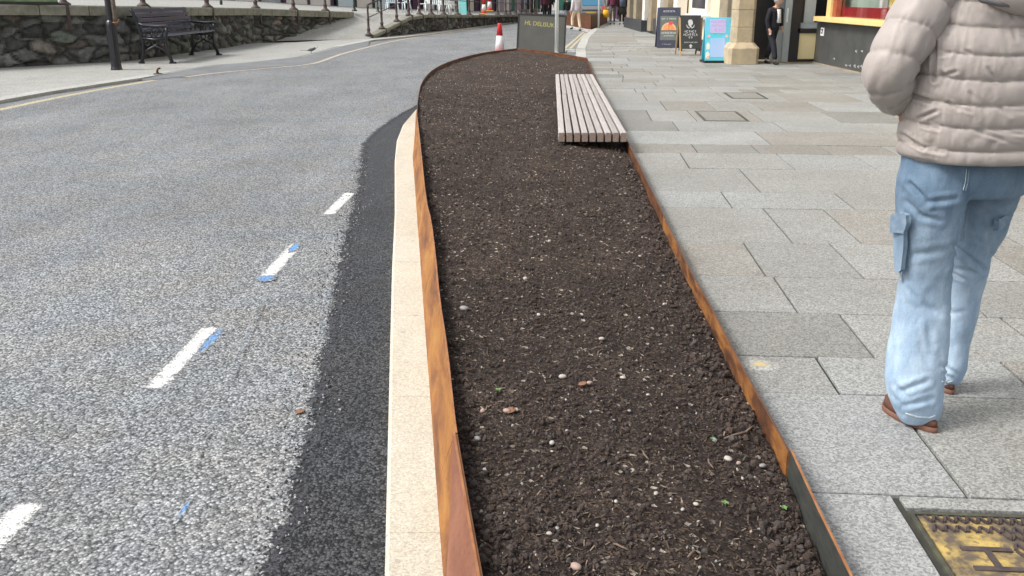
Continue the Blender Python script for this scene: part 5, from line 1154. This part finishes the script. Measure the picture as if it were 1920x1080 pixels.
def person(loc, rz, lab, h=1.7, legs=((0, 0), (0, 0)), arms=None, trousers=SUIT, jacket=SUIT, hem=.86, shoe=BSHOE, hair=(HAIRB, 'short'), look=0, jr=1.0, lean=0, skirt=None, shirt=None, tr=1.0):
    """faces -Y. legs: (forward, lift) per side; arms: list of (elbow, wrist) offsets"""
    s = h / 1.7; t = thing('person', lab, 'person', loc, rz); V = lambda x, y, z: Vector((x, y - lean * max(0, z - .9), z)) * s
    hip, ch, sh, nk, hd = V(0, 0, .92), V(0, 0, 1.2), V(0, 0, 1.38), V(0, 0, 1.46), V(0, -.01 - lean * .3, 1.6)
    arms = arms or (((-.04, .02, -.29), (-.03, -.06, -.25)), ((.04, .02, -.29), (.03, -.06, -.25)))
    body = [[(hip, .13 * s), (ch, .125 * s), (sh, .11 * s), (nk, .05 * s), (hd - Vector((0, 0, .06 * s)), .06 * s)]]; tro = [[(hip, .15 * s * tr), (V(0, 0, 1.0), .135 * s * tr)]]; jac = [[(V(0, 0, hem + .04), .165 * s * jr), (V(0, 0, 1.02), .15 * s * jr), (ch, .155 * s * jr), (sh, .125 * s * jr), (nk, .07 * s)]]
    for i, sgn in enumerate((-1, 1)):
        fwd, lift = legs[i]; ht = V(sgn * .09, 0, .86); kn = V(sgn * .1, -fwd * .55 - .03, .48 + lift * .6); an = V(sgn * .1, -fwd + lift * 1.2, .09 + lift)
        toe = an + Vector((sgn * .02, -.15, -.045 + (-.06 if lift else 0))) * s; heel = an + Vector((0, .045, -.05)) * s
        body.append([(hip, .13 * s), (ht, .075 * s), (kn, .05 * s), (an, .034 * s)]); tro.append([(hip, .15 * s * tr), (ht, .093 * s * tr), (kn, .073 * s * tr), (an + Vector((0, 0, .02)), .064 * s * tr)])
        skin('shoe', [[(heel, .04 * s), (heel.lerp(toe, .45), .043 * s), (toe, .033 * s)]], shoe, t, 2)
        shd = V(sgn * .19, 0, 1.37); e, w_ = arms[i]; el = shd + Vector(e) * s; wr = el + Vector(w_) * s; dr = (wr - el).normalized()
        body += [[(sh, .11 * s), (shd, .05 * s), (el, .037 * s), (wr, .024 * s)]] + hand_chains(wr, dr, s, (0, -1, 0.2)); jac.append([(sh, .125 * s * jr), (shd, .068 * s * jr), (el, .058 * s * jr), (wr - dr * .02 * s, .042 * s * jr)])
    b = skin('body', body, SKINM, t, 1); skin('trousers', tro, trousers, t, 2); skin('jacket', jac, jacket, t, 2)
    if skirt:
        mb = MB(); n = 20; mb.loft([[V(rx * math.cos(2 * PI * k / n) * (1 + .05 * math.sin(k * 2.7)), ry * math.sin(2 * PI * k / n), z) for k in range(n)] for z, rx, ry in ((1.05, .17, .14), (.8, .21, .17), (skirt[1], .24, .2), (skirt[1] + .02, .2, .16))]); mb.build('coat_skirt', skirt[0], t, True)
    if shirt:
        mb = MB(); mb.box(V(0, -.145, 1.22), (.1 * s, .05 * s, .34 * s), rx=-.12); mb.build('shirt_front', shirt, t, True)
    head(t, b, hd, s, hair[0], look, hair[1]); return t
q = P(1443, 120, PAVE)
person((q.x, q.y, PAVE + .0), .55, 'grey haired person in a dark navy suit and white shirt walking past the shop doorway', 1.41, ((.27, 0), (-.22, .02)), (((-.05, .05, -.27), (.03, -.08, -.22)), ((.05, .02, -.28), (-.03, -.09, -.16))), SUIT, SUIT, .80, BSHOE, (HAIRG, 'short'), .7, 1.12, .12, None, SHIRT, 1.12)
WJ = cloth('pale pinkish coat', (.62, .56, .58), (.54, .49, .51)); CT = cloth('cream trousers', (.72, .58, .42), (.66, .53, .38)); MA = cloth('maroon jacket', (.12, .025, .05), (.09, .02, .04)); GT = cloth('grey trousers', (.14, .12, .13), (.1, .09, .1)); OL = cloth('olive black coat', (.03, .032, .025), (.045, .045, .03)); BLKC = cloth('black cloth', (.012, .012, .014), (.02, .02, .022)); LJ = cloth('pale jeans', (.3, .4, .46), (.25, .34, .4))
q = P(1080, 58, 0); person((q.x, q.y, 0), PI + .5, 'person in pale pink white coat and cream trousers stepping onto the road', 1.66, ((-.2, .0), (.28, .10)), None, CT, WJ, .78, BSHOE, (HAIRB, 'long'), 0, 1.22)
q = P(1148, 46, PAVE); person((q.x, q.y, PAVE), PI, 'person in maroon jacket and grey trousers walking away with a yellow bag', 1.72, ((.12, 0), (-.12, .02)), None, GT, MA, .80, BSHOE, (HAIRG, 'short'), 0, 1.25, tr=.95)
bag = thing('carrier_bag', 'yellow carrier bag held by the person in the maroon jacket', 'bag', (q.x - .36, q.y - .15, PAVE)); YB = mat('yellow bag', (.78, .45, .02), (.7, .38, .01), 8, .5)
mb = MB(); n = 14; mb.loft([[Vector((rx * math.cos(2 * PI * k / n), ry * math.sin(2 * PI * k / n), z)) for k in range(n)] for z, rx, ry in ((.34, .08, .05), (.36, .15, .08), (.55, .16, .09), (.72, .12, .05))]); mb.build('sack', YB, bag, True)
mb = MB(); mb.tube([(-.07, 0, .7), (-.04, 0, .85), (.04, 0, .85), (.07, 0, .7)], .012, 6); mb.build('handle', YB, bag, True)
q = P(1166, 46, PAVE); person((q.x, q.y + .1, PAVE), PI, 'person in long dark olive coat with a blue grey backpack walking away', 1.7, ((.1, 0), (-.1, .02)), None, BLKC, OL, .7, BSHOE, (HAIRB, 'long'), 0, 1.2, skirt=(OL, .48))
bp = thing('backpack', 'blue grey backpack worn over the long dark olive coat', 'backpack', (q.x - .02, q.y - .16, PAVE)); mb = MB(); mb.loft([[Vector((rx * math.cos(2 * PI * k / n), -.0 + ry * math.sin(2 * PI * k / n), z)) for k in range(n)] for z, rx, ry in ((.86, .1, .05), (.9, .15, .11), (1.15, .16, .12), (1.36, .12, .08), (1.4, .05, .04))]); mb.build('pack', mat('blue grey nylon', (.06, .085, .13), (.08, .1, .14), 9, .6), bp, True)
mb = MB()
for s in (-.09, .09): mb.tube([(s, 0, 1.36), (s, .12, 1.44), (s, .26, 1.38), (s, .28, 1.2)], .014, 6)
mb.build('strap', BLKC, bp, True)
q = P(1184, 43, PAVE); person((q.x, q.y + 1, PAVE), PI - .2, 'person in dark speckled top close to the shop wall at the pavement end', 1.66, ((.1, 0), (-.1, 0)), None, cloth('pink trousers', (.4, .2, .24), (.34, .17, .2)), cloth('dark floral top', (.03, .03, .03), (.16, .15, .14)), .8, BSHOE, (HAIRB, 'short'), 0, 1.15)
for (u, Y, z, j, tr_, lb) in ((1021, 61, .35, MA, BLKC, 'person in a dark plum coat beyond the railing above the chalkboard'), (1030, 62, .35, BLKC, BLKC, 'person in black coat and trousers directly left of the silver pole'), (1063, 62, .0, BLKC, LJ, 'person in black jacket and pale jeans left of the pale coat')):
    q = PY(u, 20, Y); person((q.x, Y, z - .3), .4, lb, 1.68, ((.08, 0), (-.08, 0)), None, tr_, j, .8, BSHOE, (HAIRB, 'short'), 0, 1.2)

# ------------------------------------------------------------------ the near woman
YB0 = 2.98
wm = thing('person', 'person in beige quilted puffer jacket and wide pale blue cargo jeans, back turned', 'person', (1.52, YB0, PAVE)); wo = Vector(wm.location)
def leg_rings(rows_, yf):
    out = []
    for v, ul, ur, Y, ky in rows_:
        a, b = PY(ul, v, Y), PY(ur, v, Y); c = (a + b) / 2; rx = (b.x - a.x) / 2; ry = rx * ky
        ring = []
        for k in range(40):
            th = 2 * PI * k / 40; cx, sy = math.cos(th), math.sin(th); ring.append(c - wo + Vector((rx * abs(cx) ** .9 * (1 if cx > 0 else -1), ry * abs(sy) ** .9 * (1 if sy > 0 else -1), 0)))
        out.append(ring)
    return out
Zs = 2.0765
def zl(rows_): return [(300 + y / Zs, 1580 + a / Zs, 1580 + b / Zs, Y, k) for y, a, b, Y, k in rows_]
legL = zl([(-60, 246, 480, 2.99, 1.0), (20, 236, 482, 2.98, 1.0), (80, 224, 478, 2.97, 1.05), (140, 218, 464, 2.96, 1.05), (200, 214, 452, 2.96, 1.0), (280, 214, 436, 2.95, .95), (350, 221, 430, 2.95, .9), (450, 226, 421, 2.95, .85), (550, 214, 413, 2.95, .85), (650, 196, 406, 2.94, .85), (750, 180, 400, 2.93, .85), (850, 168, 392, 2.92, .85), (930, 180, 388, 2.91, .82), (985, 205, 378, 2.91, .8), (1012, 225, 368, 2.91, .75)])
legR = zl([(-60, 470, 700, 3.02, 1.0), (20, 470, 708, 3.03, 1.0), (80, 472, 695, 3.05, 1.05), (140, 468, 676, 3.07, 1.05), (200, 458, 650, 3.09, 1.0), (300, 436, 610, 3.12, .95), (380, 424, 568, 3.14, .9), (425, 420, 558, 3.16, .95), (500, 415, 540, 3.18, 1.0), (600, 415, 520, 3.19, 1.05), (700, 403, 492, 3.2, 1.1), (800, 384, 482, 3.2, 1.1), (850, 376, 460, 3.2, 1.0), (872, 380, 440, 3.2, 1.0)])
hipr = zl([(-110, 250, 690, 3.0, .62), (-50, 245, 700, 3.0, .62), (40, 236, 712, 3.0, .62), (90, 226, 700, 3.01, .62), (125, 222, 690, 3.02, .6)])
mb = MB()
for rr in (legL, legR, hipr): mb.loft([r[::-1] for r in leg_rings(rr, 0)])
jeans = mb.build('jeans', DENIM, wm)
rm = jeans.modifiers.new('r', 'REMESH'); rm.mode = 'VOXEL'; rm.voxel_size = .0065
sm_ = jeans.modifiers.new('s', 'SMOOTH'); sm_.iterations = 6; sm_.factor = .6
evaluated(jeans)
me = jeans.data; me.materials.clear(); me.materials.append(DENIM)
def to_px(p):
    d = p - Vector((0, 0, CAMZ)); zc = d.y * cp - d.z * sp; return 960 + F * d.x / zc, 540 - F * (d.y * sp + d.z * cp) / zc
folds = [  # (x0,y0,x1,y1,depth,width) crease strokes surveyed on the jeans, in the zoom's pixels
    (262, 95, 330, 165, .012, 10), (330, 165, 440, 150, .010, 9), (245, 160, 320, 230, .008, 9), (300, 215, 380, 235, .007, 9), (260, 90, 300, 130, .008, 8), (430, 330, 520, 400, .012, 9), (520, 400, 548, 428, .012, 9), (440, 425, 520, 440, .009, 9), (425, 440, 470, 462, .007, 8), (260, 370, 400, 350, .006, 12), (255, 500, 290, 545, .006, 9),
    (225, 900, 330, 860, .010, 10), (200, 870, 260, 930, .007, 9), (240, 955, 350, 930, .010, 9), (390, 800, 440, 830, .008, 8), (395, 830, 430, 850, .007, 7), (410, 600, 470, 590, .004, 9), (500, 560, 520, 500, .005, 8), (330, 640, 350, 720, .005, 11), (300, 720, 330, 790, .004, 11), (560, 260, 580, 380, .006, 8), (510, 300, 560, 330, .005, 9), (480, 200, 470, 320, .010, 7), (300, 560, 380, 600, .004, 12), (230, 560, 210, 700, .004, 10)]
def segd(px, py, x0, y0, x1, y1):
    dx, dy = x1 - x0, y1 - y0; k = max(0, min(1, ((px - x0) * dx + (py - y0) * dy) / (dx * dx + dy * dy))); q = abs(k - .5) * 2
    return math.hypot(px - x0 - k * dx, py - y0 - k * dy), 1 - .5 * q ** 2
nv = [v.normal.copy() for v in me.vertices]
for v, nn in zip(me.vertices, nv):
    wp = v.co + wo; d = 0
    q = wp * 1.0; d += .010 * (abs(noise.noise(Vector((q.x * 5, q.y * 5, q.z * 3.2)))) - .2) + .005 * noise.noise(Vector((q.x * 13, q.y * 13, q.z * 9))) + .0022 * noise.noise(Vector((q.x * 34, q.y * 34, q.z * 20)))
    if nn.y < .3:
        u, vv = to_px(wp); zx, zy = (u - 1580) * Zs, (vv - 300) * Zs
        for (x0, y0, x1, y1, dep, wd) in folds:
            dd, e = segd(zx, zy, x0, y0, x1, y1)
            if dd < wd * 3.4: d += .75 * e * dep * (-math.exp(-(dd / wd) ** 2) + .55 * math.exp(-((dd - wd * 2.1) / (wd * 1.35)) ** 2))
    v.co += nn * d
for p in me.polygons: p.use_smooth = True
# seams, pockets, hems
def on_back(zx, zy, push=.004):            # point on the denim surface below a surveyed pixel
    o_ = Vector((0, 0, CAMZ)); x, y, w_ = ray(1580 + zx / Zs, 300 + zy / Zs); d_ = Vector((x, y, w_)).normalized()
    ok, loc, nr, fi = jeans.ray_cast(o_ - wo, d_)
    return (loc + nr * push) if ok else None
bpy.context.view_layer.update()
def stroke(name, pts, r, m, push=.001, dens=6):
    out = []
    for a, b in zip(pts, pts[1:]):
        for i in range(dens):
            k = i / dens; q = on_back(a[0] + (b[0] - a[0]) * k, a[1] + (b[1] - a[1]) * k, push)
            if q: out.append(q)
    if len(out) > 2: mb = MB(); mb.tube(out, r, 6); return mb.build(name, m, jeans, True)
SEAM = mat('denim seam', (.2, .29, .38), (.13, .2, .28), 80, .9, bmp=.4, bscale=200)
stroke('centre_seam', [(492, 30), (488, 80), (474, 130)], .003, SEAM); stroke('centre_seam', [(482, 34), (478, 80), (466, 126)], .0015, STITCH)
mb = MB()
def patch(pts, name, m, th=.006):
    q = [on_back(*p, .002) for p in pts]
    if any(p is None for p in q): q = [p for p in q if p]
    if len(q) < 3: return
    n_ = Vector((0, -1, .1)).normalized() * th; mb = MB(); k = len(q); mb.add(q + [p + n_ for p in q], [tuple(range(k, 2 * k)), tuple(range(k))[::-1]] + [(i, k + i, k + (i + 1) % k, (i + 1) % k) for i in range(k)][::1]); o = mb.build(name, m, jeans, bevel=.0015); return o
def flap(name, pts, Y0, Y1, m, th=.014):
    xs_ = [p[0] for p in pts]; a_, b_ = min(xs_), max(xs_); q = []
    for x, y in pts: q.append(PY(1580 + x / Zs, 300 + y / Zs, Y0 + (Y1 - Y0) * (x - a_) / (b_ - a_)) - wo)
    n_ = (q[1] - q[0]).cross(q[-1] - q[0]).normalized() * th; n_ = n_ if n_.y < 0 else -n_; k = len(q); mb = MB(); mb.add([p - n_ * .8 for p in q] + [p + n_ for p in q], [tuple(range(k, 2 * k)), tuple(range(k))[::-1]] + [(i, k + i, k + (i + 1) % k, (i + 1) % k) for i in range(k)]); return mb.build(name, m, jeans, bevel=.004)
flap('cargo_pocket', [(204, 268), (244, 272), (242, 340), (232, 425), (214, 436), (208, 350)], 2.945, 2.885, DENIM, .008)
flap('pocket_flap', [(200, 214), (226, 208), (252, 214), (254, 246), (243, 280), (220, 277), (196, 276), (196, 240)], 2.935, 2.872, DENIMD, .010)
flap('pocket_flap', [(600, 236), (622, 220), (638, 212), (634, 236), (612, 262), (598, 274)], 2.99, 3.02, DENIMD, .010)
stroke('flap_fray', [(222, 212), (250, 220), (256, 250), (240, 290)], .0035, STITCH, .012); stroke('drawstring', [(250, 262), (244, 330), (234, 400), (232, 440), (238, 478)], .0032, STITCH, .008)
stroke('flap_fray', [(606, 222), (600, 240), (598, 270)], .003, STITCH, .01)
stroke('hem', [(245, 985), (290, 1000), (340, 1003), (364, 992)], .0035, STITCH, .001); stroke('hem', [(385, 862), (410, 866), (432, 858)], .003, STITCH, .001)
# shoes
def shoe(u, v, Y, rz, nm='shoe', ln=.27):
    q = P(u, v, PAVE); q.y = Y; o = q - wo; e = Euler((0, 0, rz)).to_matrix(); mb = MB(); n = 24
    def ringz(z, sc, sh=0): 
        r = []
        for k in range(n):
            a = 2 * PI * k / n; y = math.sin(a); x = math.cos(a); wd = (.043 + .008 * y) * sc; r.append(Vector((0, 0, z)) + o + e @ Vector((x * wd, ln / 2 + y * ln / 2 * sc + sh, 0)))
        return r[::-1]
    mb.loft([ringz(0, .97), ringz(.004, 1.0), ringz(.022, 1.01)]); s1 = mb.build('sole', SOLE, None, True); mb = MB(); mb.loft([ringz(.0225, .97), ringz(.04, .95), ringz(.055, .86, .01), ringz(.066, .6, .02)]); up = mb.build(nm, BROWNL, wm, True); s1.parent = up
shoe(1742, 800, 2.835, .42, ln=.24); shoe(1783, 740, 3.15, .1)
s_ = wm.children
# body, mostly hidden under the clothes
LGR, RGR = leg_rings(legL, 0), leg_rings(legR, 0)
bd = [[((0, 0, .97), .05), ((0, 0, 1.15), .1), ((0, 0, 1.33), .11), ((.01, -.01, 1.42), .055), ((.01, -.02, 1.5), .06)]]
lw = PY(1700, 196, 2.99) - wo
sh_ = PY(1738, -5, 3.0) - wo; el_ = PY(1662, 148, 2.95) - wo
bd += [[((0, 0, 1.33), .11), (sh_ + Vector((.06, 0, -.02)), .05), (el_, .04), (lw, .026)], [((0, 0, 1.33), .11), ((.2, .0, 1.3), .05), ((.31, .0, 1.05), .04), ((.25, -.12 + .2, .9), .026)]]
bd += hand_chains(lw, (.35, .3, -.75), 1.0, (.5, -.7, 0)); bd += hand_chains((.25, .08, .9), (-.3, .5, -.6), 1.0, (0, .5, .3))
for (fx_, ku) in ((P(1716, 790, .1), (1690, 560, 2.95)), (P(1790, 735, .1), (1812, 520, 3.16))):
    rr = LGR if fx_.y < 3.0 else RGR; bd.append([((0, 0, .97), .05)] + [(sum(q, Vector()) / len(q), r) for q, r in ((rr[3], .045), (rr[7], .04), (rr[9], .038), (rr[11], .035), (rr[-1], .03))])
bodyo = skin('body', bd, SKINM, wm, 1)
head(wm, bodyo, (.01, .0, 1.56), 1.02, HAIRB, PI, 'long')
# jacket: quilted torso
seams_v = [-95, -46, 1, 49, 101, 148, 195, 239, 282, 311]
Yb = 2.83; seam_z = sorted([PY(1815, v, Yb).z - wo.z for v in seams_v]); hemz = seam_z[0]
topz = seam_z[-1]
def prof(z):                              # half widths of the torso against height (left, right, depth)
    L = [(PY(1690, 311, 3).z - wo.z, 1691), (PY(1690, 285, 3).z - wo.z, 1683), (PY(1690, 250, 3).z - wo.z, 1686), (PY(1690, 220, 3).z - wo.z, 1690), (PY(1700, 170, 3).z - wo.z, 1700), (PY(1700, 120, 3).z - wo.z, 1714), (PY(1700, 60, 3).z - wo.z, 1728), (PY(1700, 0, 3).z - wo.z, 1738), (PY(1700, -60, 3).z - wo.z, 1760), (PY(1700, -100, 3).z - wo.z, 1800)]
    L = [(z_, PY(u, 540 if False else 200, 3.0)) for z_, u in L]
    return None
lz = [(311, 1691), (285, 1684), (250, 1686), (220, 1688), (170, 1694), (120, 1706), (60, 1722), (0, 1738), (-45, 1762), (-75, 1800), (-95, 1822)]
LZ = [((PY(u, v, 3.0) - wo).z, (PY(u, v, 3.0) - wo).x) for v, u in lz]
def left_x(z):
    if z <= LZ[0][0]: return LZ[0][1]
    for (z0, x0), (z1, x1) in zip(LZ, LZ[1:]):
        if z <= z1: return x0 + (x1 - x0) * (z - z0) / (z1 - z0)
    return LZ[-1][1]
def puff_at(z, seams, amp, sag=.35):
    for a, b in zip(seams, seams[1:]):
        if a <= z <= b:
            k = (z - a) / (b - a); return amp * (max(0, 4 * k * (1 - k))) ** .42, min(k, 1 - k) * (b - a)
    return 0, 0
NT = 260; rings = []; z = hemz - .002; zs = [z]
while z < topz - .001: z += .0045; zs.append(z)
cx = .055
for z in zs:
    xl = left_x(z); hw = (cx - xl); ring = []
    dy = .145 if z < 1.2 else .145 - .3 * max(0, z - 1.28) ** 1.0
    for k in range(NT):
        a = 2 * PI * k / NT; c, s = math.cos(a), math.sin(a); e = .82
        wob = .006 * math.sin(a * 3 + 1) * 1; zz = z + wob + .004 * noise.noise((c * 3, s * 3, z * 3))
        pf, dseam = puff_at(zz, seam_z, .017)
        wr = noise.noise(Vector((c * 11, s * 11, z * 5))); near = math.exp(-dseam / .018)
        pf += near * .0045 * wr + (1 - near) * .0035 * noise.noise(Vector((c * 9 + 5, s * 9, z * 12))) + .002 * noise.noise(Vector((c * 40, s * 40, z * 22)))
        pf += -.006 * max(0, 1 - abs(noise.noise(Vector((c * 5 + z * 6, s * 5, z * 9))) * 9)) * (1 - near) * .6
        rx = hw - .014 + pf; ry = dy + pf
        ring.append(Vector((cx + rx * abs(c) ** e * (1 if c > 0 else -1), ry * abs(s) ** e * (1 if s > 0 else -1), z)))
    rings.append(ring)
inner = [[Vector((cx + (p.x - cx) * k, p.y * k, p.z + dz)) for p in rings[0]] for k, dz in ((.86, .03), (.93, .006))]
mb = MB(); mb.loft([r[::-1] for r in inner + rings], True)
torso = mb.build('jacket', PUFF, wm, True)
# sleeves
def sleeve(path, rad, seams, name='sleeve', seed=0):
    P_ = [Vector(p) for p in path]; sp_ = smooth(P_, 3); L = [0]
    for a, b in zip(sp_, sp_[1:]): L.append(L[-1] + (b - a).length)
    T = L[-1]; n = int(T / .0045); rr = []; ref = Vector((1, 0, 0))
    for i in range(n + 1):
        s = T * i / n; k = s / T; p = along(sp_, k); d = (along(sp_, min(1, k + .03)) - along(sp_, max(0, k - .03))).normalized()
        a = d.cross(ref).normalized(); b = a.cross(d).normalized(); ref = b if abs(d.dot(ref)) > .95 else ref
        a = d.cross(Vector((.9, .1, .3))).normalized(); b = a.cross(d).normalized()
        j = k * (len(rad) - 1); j0 = min(len(rad) - 2, int(j)); r0 = rad[j0] + (rad[j0 + 1] - rad[j0]) * (j - j0); ring = []
        for m in range(120):
            th = 2 * PI * m / 120; c, q = math.cos(th), math.sin(th); ss = s + .010 * math.sin(th + seed) + .006 * noise.noise((c * 2, q * 2, s * 6 + seed)); pf, ds = puff_at(ss, seams, .011)
            near = math.exp(-ds / .015); pf += near * .004 * noise.noise(Vector((c * 5, q * 5, s * 8 + seed))) + .004 * noise.noise(Vector((c * 2, q * 2, s * 14 + seed)))
            pf += .003 * noise.noise(Vector((c * 3 + s * 12, q * 3, s * 20)))
            ring.append(p + (a * c + b * q) * (r0 + pf - .006))
        rr.append(ring)
    mb = MB(); mb.loft(rr, True); return mb.build(name, PUFF, torso, True)
def W_(u, v, Y): return PY(u, v, Y) - wo
sleeve([W_(1775, -75, 3.0), W_(1750, -20, 2.98), W_(1712, 50, 2.95), W_(1679, 105, 2.93), W_(1664, 140, 2.94), W_(1672, 168, 2.99), W_(1692, 192, 3.06), W_(1704, 202, 3.10)], [.072, .082, .087, .084, .080, .075, .066, .056, .046], [-.04, .06, .16, .25, .335, .41, .47, .55], seed=1)
sleeve([Vector((.23, .0, 1.37)), Vector((.30, .0, 1.28)), Vector((.36, .02, 1.12)), Vector((.38, .04, 1.0)), Vector((.33, .12, .92)), Vector((.28, .17, .88))], [.08, .085, .085, .08, .07, .055], [-.02, .07, .15, .23, .31, .38, .45, .52, .6], seed=4)
# side gusset and pocket edge seen under the arm
# hood lying on the shoulders
mb = MB(); ring = []
for i in range(9):
    k = i / 8; a0 = PI * (.02 + .96 * k); c = Vector((cx + .0 + .15 * math.cos(PI - a0), -.085 - .05 * math.sin(a0), 1.50 - .055 * math.sin(a0))); ring.append(c)
mb.tube(ring, [.02, .04, .05, .055, .06, .055, .05, .04, .02], 14); hood = mb.build('hood', PUFF, torso, True)
mb = MB(); q = [W_(1826, -12, 2.85), W_(1842, 0, 2.84), W_(1870, 5, 2.835), W_(1900, 8, 2.83), W_(1940, 9, 2.83), W_(1975, 0, 2.84)]; mb.tube(q, [.006, .009, .011, .012, .011, .006], 8); mb.build('hood_trim', HOODG, torso, True)

# creases surveyed on the jacket (photo pixels)
JF = [(585, 430, 620, 470, .006, 10), (870, 405, 910, 470, .007, 10), (730, 300, 762, 318, .005, 10), (1015, 170, 1035, 240, .007, 11), (630, 610, 690, 655, .006, 9), (400, 560, 520, 605, .009, 11), (450, 705, 560, 660, .010, 10), (470, 742, 572, 770, .009, 9), (350, 800, 480, 885, .010, 11), (480, 885, 600, 912, .009, 9), (800, 780, 960, 832, .007, 10), (1010, 790, 1078, 802, .006, 9), (690, 640, 762, 668, .005, 8),
      (550, 250, 545, 480, .012, 11), (680, 425, 600, 450, .006, 10), (760, 550, 800, 600, .005, 10), (940, 640, 1000, 690, .006, 10), (560, 330, 640, 320, .005, 9), (640, 115, 630, 150, .005, 9), (990, 60, 1020, 110, .006, 10),
      (400, 35, 470, 92, .010, 10), (300, 160, 380, 232, .009, 11), (380, 232, 490, 282, .009, 9), (270, 368, 400, 405, .008, 9), (340, 360, 385, 398, .007, 8), (150, 470, 262, 560, .009, 12), (300, 515, 400, 500, .009, 10), (420, 195, 475, 262, .007, 9), (180, 320, 270, 370, .006, 10), (230, 430, 330, 470, .006, 12), (500, 40, 545, 110, .006, 10), (280, 590, 360, 560, .007, 9)]
for ob in (torso, torso.children[0]):
    me = ob.data; nv = [v.normal.copy() for v in me.vertices]
    for v, nn in zip(me.vertices, nv):
        if nn.y > .4: continue
        u, vv = to_px(v.co + wo); zx, zy = (u - 1580) * 3.176, vv * 3.176
        if zx > 1250: continue
        d = 0
        for (x0, y0, x1, y1, dep, wd) in JF:
            if abs(zx - (x0 + x1) / 2) > 140 or abs(zy - (y0 + y1) / 2) > 160: continue
            dd, e = segd(zx, zy, x0, y0, x1, y1)
            if dd < wd * 3.5: d += e * dep * (-math.exp(-(dd / wd) ** 2) + .5 * math.exp(-((dd - wd * 2.0) / (wd * 1.2)) ** 2))
        v.co += nn * d
    me.update()
